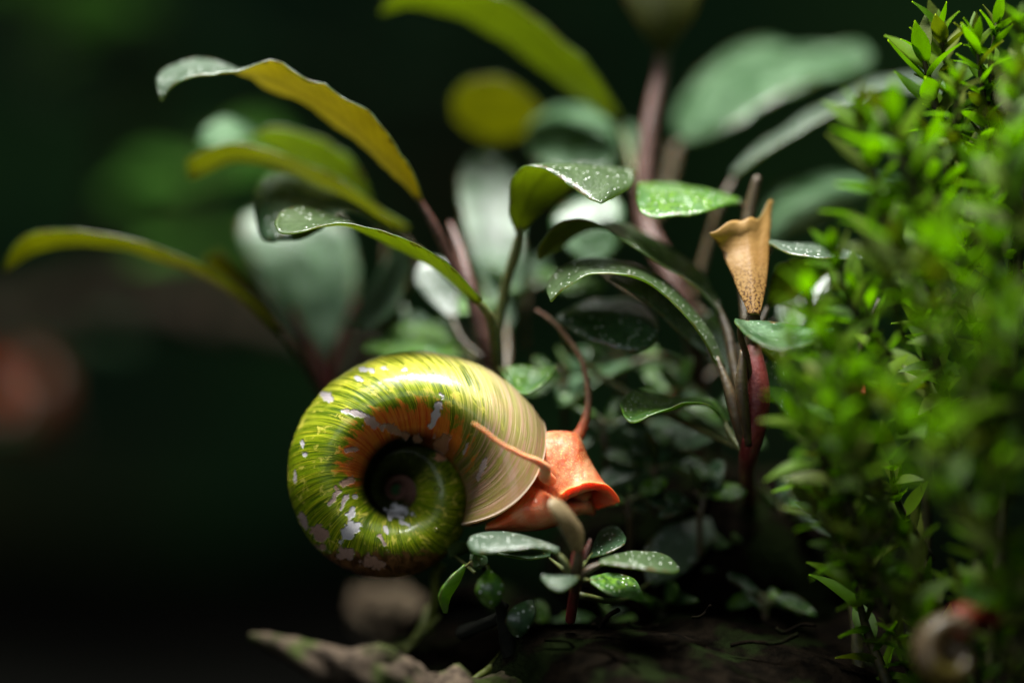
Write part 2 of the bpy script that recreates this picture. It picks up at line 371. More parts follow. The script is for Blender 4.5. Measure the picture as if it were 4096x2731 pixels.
leaf(p5, [(1640,905,9,1625,925,9.5),(1480,800,8.5,1470,852,14),(1300,688,8.5,1280,752,14.5),(1120,608,8.5,1120,668,14.5),(960,572,9,960,640,14),(820,595,9.5,845,675,13.5),(742,650,10.5,765,715,12),(745,700,11,752,712,11.3)],
     'leaf_top_soft', 'under_khaki', [(1660,1050,9.5),(1560,1300,11.5),(1420,1480,13.5),(1345,1640,14)], 15, 'petiole', c=.03)
leaf(p5, [(1490,810,14,1470,820,15),(1400,640,13,1330,730,17),(1240,530,13,1180,645,18),(1095,505,13,1060,590,18),(1010,545,13,980,500,18),(920,580,13,900,478,17),(840,578,13,830,510,16),(798,568,14,796,562,14.5)],
     'leaf_top_soft', 'under_olive', [(1540,950,14),(1500,1250,14),(1400,1500,14),(1350,1660,14)], 15, 'petiole', wav=.04)
leaf(p5, [(1560,930,11,1545,945,11.5),(1620,960,10,1560,1010,13),(1640,1100,9.5,1500,1120,13),(1590,1230,9.5,1440,1240,12.5),(1480,1330,10.5,1440,1320,11.5)], 'leaf_top_dark', 'under_green', [(1500,900,13)], 12, 'petiole_green')

# --- tall plant reaching out of the top of the picture
p2 = plant(2760, 1560, 14, 'tall plant with brown stem carrying the highest leaves')
tube('stem', [(2655, 190, 14), (2640, 300, 14), (2612, 430, 13.5), (2590, 560, 13), (2575, 720, 12.5), (2580, 880, 12), (2630, 1000, 11), (2700, 1150, 10), (2760, 1300, 10), (2790, 1500, 12), (2790, 1800, 13), (2780, 2100, 14)], [24, 29, 33, 37, 40, 42, 44, 46, 42, 36, 34, 34], 'stem_pink', p2, 12, .08, 5)
tube('stem', [(2700, 590, 20), (2680, 700, 17), (2640, 820, 14), (2600, 900, 12)], [26, 30, 34, 36], 'petiole', p2, 10, .08, 6)
leaf(p2, [(2740,575,19,2700,530,21),(2850,545,17,2700,430,25),(2980,482,17,2790,315,27),(3100,405,17.5,2930,220,28),(3200,345,18,3060,178,28),(3300,310,19,3200,198,27),(3390,305,20.5,3320,190,25),(3470,270,22,3430,170,24),(3490,230,23,3480,210,23.3)],
     'leaf_top_soft', 'under_khaki', [(2710,600,19.5)], 16, 'petiole', c=-.04)
leaf(p2, [(2485,460,14,2455,490,15),(2370,285,12,2270,355,17),(2232,142,12,2070,212,17.5),(2080,30,12,1920,112,17.5),(1900,-45,12,1760,45,17.5),(1700,-55,12.5,1640,28,17),(1575,-20,13,1570,38,16),(1520,45,14.5,1530,60,15)],
     'leaf_top', 'under_olive', [(2500,560,14),(2530,680,13),(2575,800,12.5)], 18, 'petiole_green', c=.03, N=44)
leaf(p2, [(2635,215,13.5,2672,215,13.5),(2560,120,13,2742,120,13),(2500,20,13,2795,20,13),(2480,-90,13.5,2822,-90,13.5),(2520,-220,15,2790,-220,15),(2640,-320,17,2660,-320,17)],
     'leaf_top', 'under_dim', [(2655,260,14)], 26, 'petiole', c=.1, face='under')
leaf(p2, [(2200,480,21,2195,500,22),(2090,365,19,2130,535,25),(1950,308,19,2000,565,26),(1850,330,20,1895,535,26),(1805,400,21.5,1825,470,24)],
     'leaf_top', 'under_khaki', [(2330,560,19),(2480,700,15),(2570,800,13)], 14, 'petiole')
leaf(p2, [(2490,600,15,2485,560,17),(2440,680,13,2440,470,21),(2330,705,12.5,2350,428,22.5),(2210,690,13,2230,432,22),(2130,640,14.5,2130,480,20),(2100,570,16.5,2102,550,17.5)],
     'leaf_top_soft', 'under_green', [(2530,650,14),(2575,760,13)], 15, 'petiole', c=-.1)
leaf(p2, [(2590,640,14,2580,600,15),(2530,620,14,2540,500,17),(2500,560,15,2510,490,17)], 'leaf_top_soft', 'under_green', [(2600,700,13)], 12, 'petiole')
leaf(p2, [(2935,705,11,2925,690,12),(3050,620,10,3035,585,14.5),(3210,525,10,3195,478,15),(3400,425,10.5,3395,370,15.5),(3560,365,11,3550,315,16),(3700,372,12,3700,300,16),(3800,385,13.5,3800,340,15)],
     'leaf_top_blue', 'under_khaki', [(2890,800,11),(2840,950,11),(2780,1200,11),(2780,1400,12)], 22, 'petiole', c=.02)
leaf(p2, [(3640,735,17,3635,725,17.5),(3450,815,14,3430,712,20.5),(3300,890,13,3250,712,22),(3160,960,13.5,3110,745,22),(3080,985,15,3055,850,19),(3058,930,17,3056,920,17.5)],
     'leaf_top_soft', 'under_green', [(3600,850,16),(3300,1150,14),(2900,1450,13),(2790,1550,12.5)], 12, 'petiole', c=-.05)
leaf(p2, [(2350,1060,10,2380,1060,10),(2250,980,10.5,2460,1000,10.5),(2205,900,11,2492,910,11),(2260,820,12,2480,810,12),(2380,765,13,2400,765,13)],
     'leaf_top_soft', 'under_khaki', [(2500,1150,10),(2680,1250,10.5)], 14, 'petiole', c=-.05)
leaf(p2, [(2530,1455,9,2525,1440,9.5),(2440,1500,8,2420,1465,10.5),(2330,1580,7.5,2310,1490,11),(2250,1625,8,2240,1540,10.5),(2228,1600,9,2228,1580,9.5)],
     'leaf_top_soft', 'under_green', [(2640,1430,10),(2770,1500,12)], 14, 'petiole')
leaf(p2, [(2830,1250,8,2850,1250,8),(2790,1330,7.5,2900,1330,8.5),(2830,1430,7,2940,1450,8.5),(2900,1500,7,2945,1500,8)], 'leaf_top_blue', 'under_green', [(2790,1230,10)], 12, 'petiole')

# --- plant with dark red stem and the gold young leaf
p3 = plant(3000, 1840, 1, 'plant with thick dark red stem and a folded gold young leaf on top')
tube('stem', [(3012, 1290, 1.5), (3012, 1360, .8), (3022, 1470, .3), (3030, 1580, .2), (3020, 1690, .5), (3000, 1790, 1), (2990, 1870, 3), (2995, 1940, 6), (3000, 2050, 10)], [22, 27, 42, 52, 50, 42, 36, 32, 30], 'stem_red', p3, 16, .05, 9)
tube('leaf_sheath', [(2975, 1400, -.4), (2965, 1520, -.6), (2975, 1640, -.4), (2995, 1780, .3)], [16, 24, 24, 14], 'petiole', p3, 10, .1, 10)
gl = [(2996,1260,-.6,3040,1260,-.6),(2955,1168,.2,3062,1165,.2),(2922,1080,1.0,3072,1080,1.0),(2900,1005,1.8,3076,1005,1.8),(2880,955,2.0,3078,950,2.4),(2862,920,1.8,3080,918,2.8),(2862,902,1.9,3084,900,3.0)]
def gold_crown(v):
    up = np.clip((v-.30)/.55, 0, 1); up = up*up*(3-2*up); lf = np.clip((-.35-v)/.65, 0, 1)
    return np.stack([.22*up-.35*lf, .9*up-1.1*lf, 1.25*up-.35*lf+.10*np.sin(v*9)])
leaf(p3, gl, 'leaf_top_soft', 'under_gold', [(3016,1230,-.2),(3014,1300,.2),(3012,1400,.8)], 30, 'petiole', c=.20, face='under', N=44, Mc=25, crown=gold_crown, th=.10, label='gold young leaf, folded, speckled brown towards its base')
tube('young_leaf', [(2965, 1000, 5), (2995, 860, 5.2), (3012, 780, 5.2), (3028, 712, 5.2), (3029, 702, 5.2)], [24, 25, 22, 17, 7], 'petiole', p3, 10, .06, 11)
leaf(p3, [(2890,1270,3.5,2880,1215,4.5),(2800,1160,2.2,2800,1085,6),(2650,1062,1.8,2680,992,6.5),(2500,962,1.6,2555,912,6.5),(2410,905,1.6,2450,885,6.5),(2310,876,1.6,2340,925,6.5),(2215,905,2,2245,990,6),(2155,985,2.5,2180,1030,5),(2150,1035,3.5,2158,1042,4)],
     'leaf_top', 'under_olive', [(2910,1330,3),(2940,1480,2),(2985,1640,1)], 24, 'petiole', c=.05, N=44)
leaf(p3, [(2872,1475,1,2902,1465,1.5),(2800,1335,-.6,2836,1318,2),(2700,1215,-1.2,2730,1182,2.6),(2600,1135,-1.6,2625,1100,3),(2500,1098,-1.8,2530,1056,3.2),(2400,1090,-1.8,2425,1034,3.2),(2325,1108,-1.8,2315,1038,3),(2255,1155,-1.6,2228,1085,2.4),(2212,1200,-1.2,2188,1150,1.2),(2207,1208,-.8,2198,1195,-.2)],
     'leaf_top', 'under_green', [(2915,1560,.5),(2950,1690,.5),(2985,1790,1)], 26, 'petiole', c=.05, N=48)
leaf(p3, [(2830,1425,3.5,2860,1400,4),(2740,1355,2.6,2800,1290,4.5),(2620,1238,2.4,2700,1190,4.8),(2520,1162,2.6,2600,1125,4.6),(2440,1110,3.4,2455,1102,3.8)],
     'leaf_top_blue', 'under_green', [(2900,1500,3),(2960,1650,1.5)], 18, 'petiole', c=.02)
leaf(p3, [(2225,1285,4.5,2228,1265,5),(2330,1348,3,2330,1205,6.5),(2440,1390,2.4,2450,1190,7),(2530,1408,2.2,2550,1208,6.6),(2600,1390,2.4,2620,1265,5.2),(2637,1345,3,2638,1325,3.6)],
     'leaf_top_dark', 'under_green', None, c=-.12)
tube('petiole', [(2235, 1275, 4.8), (2300, 1420, 6.5), (2560, 1600, 6), (2960, 1790, 2)], [10, 12, 14, 16], 'petiole_green', p3, 8)
leaf(p3, [(2905,1700,2.5,2912,1690,3),(2840,1622,.4,2850,1602,3.6),(2745,1610,-.2,2752,1592,3.8),(2680,1642,-.8,2690,1592,3.6),(2600,1664,-1.2,2602,1572,3.2),(2530,1690,-1.2,2532,1566,2.8),(2492,1655,-.4,2492,1590,1.8),(2482,1622,.5,2482,1612,.8)],
     'leaf_top_algae', 'under_green', [(2930,1750,2),(2975,1810,1.5)], 15, 'petiole_green', c=.05)
leaf(p3, [(2962,810,5.5,2962,800,6),(2865,832,2.4,2872,770,7),(2740,862,1.4,2745,742,8),(2625,876,1.2,2622,730,7.5),(2562,852,1.6,2556,735,5.5),(2544,800,2.8,2545,765,4)],
     'leaf_top_algae', 'under_olive', [(3000,860,6),(2970,1050,5),(2980,1300,2.5)], 18, 'petiole', c=-.05)
leaf(p3, [(3075,972,2,3078,962,2.6),(3150,1010,.2,3150,972,3.4),(3240,1030,-.4,3240,978,4),(3330,1034,-.2,3330,985,4),(3420,1040,.5,3420,1008,3),(3460,1035,1.6,3460,1028,2)],
     'leaf_top_blue', 'under_olive', [(3055,1060,2.5),(3040,1200,2),(3020,1320,1)], 16, 'petiole', c=-.02)
leaf(p3, [(3065,1210,3,3070,1225,3.6),(3110,1060,2,3170,1205,6),(3230,1030,1.6,3270,1120,6),(3350,1035,2.2,3350,1070,5)],
     'leaf_top_dark', 'under_olive', [(3045,1290,2.5),(3020,1380,1)], 16, 'petiole')
leaf(p3, [(2938,1288,-2,2940,1274,-1.6),(3000,1352,-4,3010,1284,-1.2),(3080,1394,-4.8,3100,1288,-1),(3165,1396,-5,3200,1308,-1),(3250,1370,-4.4,3280,1318,-1.4),(3335,1322,-3,3335,1310,-2.4)],
     'leaf_top_soft', 'under_olive', [(2960,1340,-1.4),(2985,1420,-.6),(3000,1520,0)], 15, 'petiole', c=.05)
leaf(p3, [(3140,1345,7,3200,1345,7),(3110,1240,7.5,3235,1260,7.5),(3165,1150,8.5,3305,1165,8.5),(3250,1085,9.5,3335,1090,9.5),(3310,1060,10,3325,1062,10)],
     'leaf_top_blue', 'under_green', [(3110,1480,5),(3040,1650,1.5)], 16, 'petiole')
leaf(p3, [(3075,1420,2,3110,1400,2.5),(3050,1500,1.5,3180,1500,3),(3090,1600,1.6,3200,1600,3),(3170,1680,2,3190,1680,2.4)], 'leaf_top_dark', 'under_olive', [(3040,1390,1.5)], 14, 'petiole_green')
leaf(p3, [(2880,1740,8,2890,1720,8.5),(2760,1800,6,2780,1690,9),(2600,1780,6,2620,1680,9),(2480,1740,7,2490,1700,8.5)], 'leaf_top_dark', 'under_green', [(2960,1780,4),(2990,1820,2)], 14, 'petiole_green')

# --- small seedling at the snail's mouth
p4 = plant(2300, 2310, -4, 'small seedling with dotted leaves and a red stem below the snail head')
tube('stem', [(2318, 2165, -4.2), (2312, 2220, -4.2), (2302, 2290, -4), (2298, 2360, -3.2), (2280, 2480, -1)], [17, 26, 28, 22, 20], 'stem_red', p4, 12, .1, 21)
tube('young_leaf', [(2338, 2240, -4), (2352, 2190, -4), (2362, 2155, -4)], [12, 10, 3], 'stem_pink', p4, 8, .1, 22)
leaf(p4, [(2232,2212,-4.8,2236,2192,-4),(2150,2188,-5.4,2155,2160,-2.6),(2050,2196,-5.6,2055,2134,-2.2),(1955,2206,-5.6,1955,2124,-2.2),(1892,2202,-5,1885,2145,-2.8),(1874,2180,-4.2,1872,2165,-3.8)],
     'leaf_top_blue', 'under_green', [(2255,2245,-4.4),(2275,2300,-4.2),(2295,2330,-4)], 17, 'petiole_green', c=-.03)
leaf(p4, [(2290,2205,-5,2332,2200,-4.6),(2252,2135,-5.6,2330,2120,-4.4),(2222,2075,-6,2296,2062,-4.8),(2193,2025,-6,2250,2012,-5),(2196,2003,-5.6,2222,2000,-5.2)],
     'leaf_top', 'under_speck', [(2312,2240,-4.6),(2305,2290,-4.2)], 24, 'petiole', c=.14, face='under', th=.22, label='upright rolled leaf, tan and speckled')
leaf(p4, [(2398,2252,-4.6,2404,2238,-4),(2490,2262,-5.2,2480,2210,-2.6),(2600,2280,-5.2,2585,2202,-2.2),(2685,2290,-4.8,2672,2226,-2.4),(2714,2284,-4,2710,2268,-3.4)],
     'leaf_top', 'under_green', [(2350,2280,-4.4),(2308,2320,-4)], 16, 'petiole', c=-.02)
leaf(p4, [(2345,2235,-1,2360,2220,-.6),(2420,2215,-2,2400,2125,1.5),(2490,2180,-1.8,2470,2110,1.6),(2505,2160,-.6,2503,2145,0)], 'leaf_top_dark', 'under_green', [(2325,2270,-2.5),(2305,2310,-3.8)], 12, 'petiole_green')
leaf(p4, [(2300,2330,-5.4,2304,2306,-5),(2250,2360,-7.4,2260,2302,-5.2),(2205,2348,-7.2,2210,2302,-5.4),(2168,2312,-6.4,2170,2302,-6)], 'leaf_top_blue', 'under_green', [(2310,2310,-4.6)], 12, 'petiole_green', c=-.05)
leaf(p4, [(2360,2325,-3.4,2366,2305,-3),(2440,2372,-4,2450,2290,-1.4),(2520,2394,-4,2530,2312,-1.4),(2572,2398,-3,2568,2368,-2.2)], 'leaf_top_algae', 'under_green', [(2315,2320,-3.8)], 12, 'petiole_green')
leaf(p4, [(2590,2335,4.5,2620,2342,4.5),(2568,2230,5,2712,2305,5),(2620,2135,6,2800,2230,6),(2730,2085,7,2860,2150,7),(2855,2068,8,2888,2090,8)], 'leaf_top_blue', 'under_green', [(2480,2400,1),(2320,2380,-3)], 14, 'petiole_green', c=-.05, nm='leaf')
leaf(p4, [(2200,2225,-1.5,2205,2200,-.5),(2100,2235,-2.4,2105,2190,1),(1990,2215,-2,1995,2180,.6)], 'leaf_top_dark', 'under_green', [(2260,2280,-3)], 10, 'petiole_green')

# --- sprig of tiny round leaves under the shell
p6 = plant(1990, 2560, -1, 'sprig of tiny round green leaves hanging under the shell rim')
tube('stem', [(1930, 2250, -2), (1955, 2330, -1.6), (2000, 2430, -1), (2020, 2520, -.6), (2050, 2640, 0), (2080, 2800, 1)], [9, 12, 24, 30, 32, 34], 'root_dark', p6, 10, .2, 31)
leaf(p6, [(1856,2256,-1.6,1862,2260,-1.4),(1795,2312,-2.4,1838,2322,-1),(1755,2385,-2.6,1798,2390,-1.2),(1774,2450,-2.2,1784,2452,-1.9)], 'leaf_top_algae', 'under_green', [(1900,2240,-1.8),(1932,2262,-2)], 8, 'petiole_green', c=.15)
leaf(p6, [(1945,2284,-3.4,1968,2284,-3.4),(1912,2320,-3.8,2004,2318,-3.8),(1903,2360,-4,2016,2358,-4),(1925,2405,-3.8,2000,2404,-3.8),(1955,2424,-3.4,1972,2424,-3.4)], 'leaf_top_algae', 'under_green', [(1950,2260,-2.6)], 8, 'petiole_green', c=-.14)
leaf(p6, [(2110,2398,-2.4,2130,2404,-2.2),(2050,2430,-2.8,2142,2450,-2.8),(2020,2480,-3,2120,2510,-3),(2050,2535,-2.6,2085,2545,-2.6)], 'leaf_top_dark', 'under_green', [(2080,2450,-1.4),(2030,2520,-.6)], 8, 'petiole_green', c=-.1)
leaf(p6, [(1885,2215,-3,1900,2212,-2.6),(1882,2245,-3.2,1945,2225,-2),(1895,2272,-3.2,1950,2255,-2.2),(1920,2268,-2.8,1935,2265,-2.4)], 'leaf_top_dark', 'under_green', [(1938,2262,-2.2)], 8, 'petiole_green')
leaf(p6, [(1800,2230,2,1810,2225,2.4),(1790,2180,1.8,1870,2200,3),(1810,2160,2,1880,2170,3.2)], 'leaf_top', 'under_green', [(1900,2290,0)], 9, 'petiole_green')

# --- low dark leaved plants filling the shade under the bigger ones
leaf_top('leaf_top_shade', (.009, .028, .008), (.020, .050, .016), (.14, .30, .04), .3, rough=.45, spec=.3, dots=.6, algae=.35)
def low_plant(px, py, y, n, size, seed, label, lo=.15, hi=2.95):
    r = random.Random(seed); p = empty('low_plant', P(px, py, y), label, 'plant')
    size *= 1.25; hgt = size*PPM*.45
    tube('stem', [(px, py+160, y+1), (px, py, y), (px+r.uniform(-20, 20), py-hgt*.5, y), (px+r.uniform(-30, 30), py-hgt, y)], [14, 13, 11, 6], 'petiole', p, 8, .1, seed)
    for i in range(n):
        a = lo+(hi-lo)*(i+r.uniform(.15, .85))/n; l = size*r.uniform(.75, 1.2); wd = l*r.uniform(.26, .38); dy = r.uniform(-.9, .6)*l
        x0, z0 = px+r.uniform(-8, 8), py-r.uniform(.1, .95)*hgt; rows = []; tw = r.uniform(-.5, .7); dr = r.uniform(.15, .75)
        for f, ww in ((.22, .12), (.38, .75), (.58, 1), (.8, .8), (.94, .42), (1, .06)):
            X_ = x0+math.cos(a)*l*f*PPM; Z_ = z0-math.sin(a)*l*f*PPM*.9+f*f*l*PPM*dr; q = ww*wd*PPM
            rows.append((X_+q*.35*math.sin(a), Z_+q*(.42+.2*tw), y+dy*f-ww*wd*.75, X_-q*.35*math.sin(a), Z_-q*(.42+.2*tw), y+dy*f+ww*wd*.75))
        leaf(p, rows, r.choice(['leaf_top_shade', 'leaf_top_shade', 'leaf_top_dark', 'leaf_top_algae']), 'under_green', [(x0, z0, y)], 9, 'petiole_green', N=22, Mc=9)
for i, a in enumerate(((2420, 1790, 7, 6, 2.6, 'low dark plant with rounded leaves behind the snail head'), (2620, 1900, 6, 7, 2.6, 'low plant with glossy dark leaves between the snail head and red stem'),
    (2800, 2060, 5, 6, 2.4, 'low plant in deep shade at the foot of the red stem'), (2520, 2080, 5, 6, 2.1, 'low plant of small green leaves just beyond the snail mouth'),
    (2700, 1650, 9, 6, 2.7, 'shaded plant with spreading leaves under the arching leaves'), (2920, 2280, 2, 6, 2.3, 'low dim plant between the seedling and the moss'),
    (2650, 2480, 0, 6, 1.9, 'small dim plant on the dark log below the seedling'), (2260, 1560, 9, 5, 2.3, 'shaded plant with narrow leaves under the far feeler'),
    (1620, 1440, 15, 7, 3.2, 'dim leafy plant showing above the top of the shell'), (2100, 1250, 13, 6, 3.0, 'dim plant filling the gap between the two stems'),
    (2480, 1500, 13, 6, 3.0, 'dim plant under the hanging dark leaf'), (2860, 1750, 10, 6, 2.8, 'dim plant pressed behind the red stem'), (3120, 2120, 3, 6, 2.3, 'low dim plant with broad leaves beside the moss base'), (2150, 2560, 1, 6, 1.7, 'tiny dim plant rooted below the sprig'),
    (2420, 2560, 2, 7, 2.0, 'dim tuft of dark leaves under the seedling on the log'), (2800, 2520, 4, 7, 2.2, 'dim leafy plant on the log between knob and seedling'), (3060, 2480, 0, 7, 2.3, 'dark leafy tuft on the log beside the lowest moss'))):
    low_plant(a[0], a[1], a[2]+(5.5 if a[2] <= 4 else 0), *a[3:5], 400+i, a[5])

# ------------------------------------------------------------------ driftwood, stones, roots
def lump(name, cx, cy, y, sx, sy, sz, mat, label, cat, seed, rough=.25, n=40, m=56, pw=1.0):
    """uneven solid; centre given as photo position + depth, half sizes in mm"""
    c = P(cx, cy, y); th = np.linspace(.001, np.pi-.001, n); ph = np.linspace(0, 2*np.pi, m, endpoint=False)
    T, Q = np.meshgrid(th, ph, indexing='ij')
    d = np.stack([np.sin(T)*np.cos(Q), np.sin(T)*np.sin(Q), np.cos(T)], 2)
    r = 1+rough*noise2(d[..., 0]*1.6+d[..., 2]*.7+9, d[..., 1]*1.6-d[..., 2]*1.1+5, seed, 5)
    V = (d*r[..., None]*np.array((sx, sy, sz))).reshape(-1, 3)
    o = mesh(name, V+c, gridfaces(n, m, True), mat, None, base=c)
    return setp(o, label, cat)
def wood(name, pts, rad, mat, label, seed, sides=22, n=60, rough=.35, cat='driftwood', flat=None):
    c = P(*pts[0]); V, F, U = tubeVF(PP(pts), np.array(rad)/PPM, sides, n, True, rough, seed)
    return setp(mesh(name, V, F, mat, None, uv=U, base=c), label, cat)
lump('driftwood', 2780, 2960, 8, 22, 16, 7.5, 'wood_dark', 'dark lumpy driftwood log that the seedling and red stemmed plant grow on', 'driftwood', 41, .22)
lump('driftwood', 2930, 2330, 15, 9.5, 8, 6.0, 'wood_dark', 'dark driftwood knob behind the seedling where the red stem is rooted', 'driftwood', 48, .22)
lump('driftwood', 3900, 3060, 9, 16, 9, 6.5, 'wood_dark', 'dark driftwood stump under the moss clump', 'driftwood', 42, .22)
wood('driftwood', [(1000, 2540, -9), (1130, 2580, -9), (1280, 2640, -9), (1450, 2700, -8), (1750, 2790, -5), (2300, 2850, 2)], [16, 42, 62, 72, 110, 160], 'wood_pale', 'pale pointed driftwood tip with green film poking out under the shell', 43, rough=.4)
wood('driftwood', [(1340, 2630, -8), (1450, 2622, -8), (1560, 2640, -7), (1700, 2720, -5)], [14, 34, 36, 30], 'wood_pale', 'short pale driftwood splinter lying on the pointed driftwood', 44, rough=.4)
lump('pebble', 1525, 2455, 22, 2.1, 1.8, 1.6, 'stone', 'uneven tan pebble out of focus beneath the shell', 'stone', 45, .42)
wood('driftwood', [(1640, 2620, 18), (1680, 2500, 17), (1780, 2420, 16), (1950, 2400, 15), (2150, 2500, 14)], [50, 46, 60, 75, 80], 'wood_dark', 'dark driftwood branch crossing behind the tiny round leaves', 46, rough=.4)
lump('pebble', 1800, 2650, 5, .9, .9, .55, 'stone', 'small flat beige pebble beside the yellow green root', 'stone', 47, .2)
ROOTS = [([(2040, 2560, 3), (2020, 2600, 2), (1960, 2670, 1), (1870, 2740, 0), (1800, 2850, 0)], 20, 'root_green', 'thick yellow green root running down from the sprig'),
         ([(1720, 2430, 8), (1690, 2500, 7), (1650, 2570, 6.5), (1600, 2640, 6), (1590, 2800, 6)], 18, 'root_green', 'yellow green root hanging down in front of the tan pebble'),
         ([(1770, 2250, 4), (1740, 2300, 4), (1740, 2400, 5), (1720, 2520, 6)], 22, 'root_green', 'pale green root dropping from behind the shell rim'),
         ([(2900, 2600, 2), (2750, 2625, 1), (2600, 2640, 1), (2480, 2700, 1)], 14, 'root_green', 'thin green root lying across the dark log'),
         ([(1840, 2530, 2), (1920, 2500, 1), (1990, 2470, 0), (2020, 2420, -.6)], 28, 'root_dark', 'black rhizome joining the sprig to the dark wood'),
         ([(1530, 2590, 5), (1600, 2580, 5), (1680, 2540, 5), (1760, 2460, 5)], 12, 'root_green', 'fine green root strand arching over the driftwood splinter')]
for i, (pts, r, mt, lb) in enumerate(ROOTS):
    wood('root', pts, [r*(1-.1*j) for j in range(len(pts))], mt, lb, 60+i, 10, 30, .18, 'root')
# fine dead strands on the dark log
for i in range(16):
    x0 = random.uniform(2150, 3300); z0 = random.uniform(2480, 2680); y0 = random.uniform(-6, 6); l = random.uniform(120, 320); a = random.uniform(-.8, .8)
    pts = [(x0+l*t*math.cos(a)+random.uniform(-25, 25), z0+l*t*math.sin(a)*.6+random.uniform(-25, 25), y0+random.uniform(-.6, .6)) for t in (0, .33, .66, 1)]
    o = wood('root', pts, [random.uniform(5, 10)]*4, 'wood_dark', 'thin tangled root strand on the dark log', 80+i, 6, 16, .2, 'root'); o['group'] = 'root strands tangled on the log'

# ------------------------------------------------------------------ snails
def shell_surface(ns, nf, turns, R0, ang0=24., W=2.35, b=.44, sh=55.):
    k = math.log(W)/360
    s = np.linspace(0, 1, ns)**1.35*turns*360; phi = np.linspace(-180, 180, nf, endpoint=False)
    S, F = np.meshgrid(s, phi, indexing='ij')
    r = R0*np.exp(-k*S)
    ca = np.cos(np.radians(F)); sa = np.sin(np.radians(F))
    cx = np.sign(ca)*np.abs(ca)**.9; ff = np.abs(F)/180; sx = np.sign(F)*np.clip(np.sin(np.pi*ff**1.3), 0, 1)**.62
    old = np.clip(S/150, 0, 1); old = old*old*(3-2*old)
    rho = r*(1-(.55+.18*old)*(np.abs(F)/180)**(1.22+.1*old))*(1+.004*noise1(S/9, 5)+.002*noise1(S/2.2, 6))
    dep = -r*b*sx+.36*(R0-r)
    ang = np.radians(ang0+S-(sh-34*old)*np.abs(F)/180)
    return S, F, np.stack([rho*np.cos(ang), dep, rho*np.sin(ang)], 2)
def shell_material(name):
    t = NT(name); uv = t.n('ShaderNodeUVMap', uv_map='mm')   # u: degrees grown back from the lip / 10, v: 0 rim .. 1 umbilicus
    st = t.n('ShaderNodeMapping', {0: uv, 3: (1, 1, 1)})
    streak = t.noise(t.n('ShaderNodeMapping', {0: uv, 3: (4.6, 1.5, 1)}), 1.0, 5, .65, .15)
    fine = t.noise(t.n('ShaderNodeMapping', {0: uv, 3: (14, 1.6, 1)}), 1.0, 3, .6)
    blot = t.noise(t.n('ShaderNodeMapping', {0: uv, 3: (1.5, 6, 1)}), 1.0, 5, .65, .5)
    big = t.noise(t.n('ShaderNodeMapping', {0: uv, 3: (.32, 2.2, 1)}), 1.0, 3, .55, .3)
    pit = t.attr('pit').outputs['Fac']; lip = t.attr('lip').outputs['Fac']; bare = t.attr('bare').outputs['Fac']; low = t.attr('worn').outputs['Fac']
    green = t.mix(t.ramp(streak, .32, .66), (.030, .080, .001), (.20, .27, .003))
    green = t.mix(t.math('MULTIPLY', t.ramp(fine, .52, .70), .8), green, (.60, .56, .025))
    green = t.mix(t.math('MULTIPLY', t.ramp(fine, .45, .3), .6), green, (.012, .035, .002))
    green = t.mix(t.math('MULTIPLY', t.ramp(big, .46, .32), .7), green, t.mix(t.ramp(fine, .35, .65), (.010, .030, .001), (.06, .10, .003)))
    green = t.mix(t.math('MULTIPLY', t.ramp(blot, .55, .63), .75), green, (.52, .46, .07))
    cream = t.mix(t.ramp(fine, .35, .7), (.27, .145, .092), (.41, .27, .18))
    cream = t.mix(t.math('MULTIPLY', t.ramp(streak, .58, .42), .7), cream, (.17, .17, .02))
    cream = t.mix(t.math('MULTIPLY', t.ramp(fine, .66, .76), .8), cream, (.78, .68, .42))
    cream = t.mix(t.math('MULTIPLY', t.ramp(blot, .47, .60), t.math('MULTIPLY', t.ramp(fine, .62, .42), .8)), cream, (.16, .17, .02))
    cream = t.mix(t.math('MULTIPLY', t.ramp(big, .45, .65), .55), cream, (.30, .15, .085))
    thin = t.attr('thin').outputs['Fac']  # overhead light painted into the shell colour: upper whorl lightened to bright yellow
    green = t.mix(t.math('MULTIPLY', thin, t.ramp(t.math('ADD', streak, t.math('MULTIPLY', blot, .5)), .60, .86)), green, (.80, .76, .09))  # painted overhead light: green turned bright yellow on the upper whorl
    cream = t.mix(t.math('MULTIPLY', thin, .4), cream, (.80, .76, .42))  # same painted overhead light, lightening the cream
    lipn = t.math('ADD', lip, t.math('MULTIPLY', t.math('SUBTRACT', streak, .5), .8))
    col = t.mix(t.ramp(lipn, .38, .85), green, cream)
    red = t.mix(t.ramp(streak, .35, .6), (.46, .050, .006), (.58, .17, .018))
    col = t.mix(t.ramp(t.math('ADD', pit, t.math('MULTIPLY', t.math('SUBTRACT', t.math('MULTIPLY_ADD', blot, .6, t.math('MULTIPLY', streak, .4)), .5), 2.2)), .45, .72), col, red)
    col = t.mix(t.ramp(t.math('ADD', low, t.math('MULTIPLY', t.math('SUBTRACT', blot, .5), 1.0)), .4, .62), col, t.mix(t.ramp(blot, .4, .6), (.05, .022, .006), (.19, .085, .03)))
    col = t.mix(t.ramp(t.attr('edge').outputs['Fac'], .3, .7), col, (.72, .56, .42))
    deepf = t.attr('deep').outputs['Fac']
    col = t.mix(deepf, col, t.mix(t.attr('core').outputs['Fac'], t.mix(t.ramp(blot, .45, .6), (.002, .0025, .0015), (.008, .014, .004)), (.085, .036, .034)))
    col = t.mix(t.math('MULTIPLY', bare, 1.0), col, t.mix(t.attr('barec').outputs['Fac'], (.50, .48, .50), (.32, .15, .075)))
    h = t.math('ADD', t.math('ADD', t.math('MULTIPLY', fine, .6), t.math('MULTIPLY', streak, .8)), t.math('MULTIPLY', bare, -1.2))
    b = t.bump(h, .07, .55)
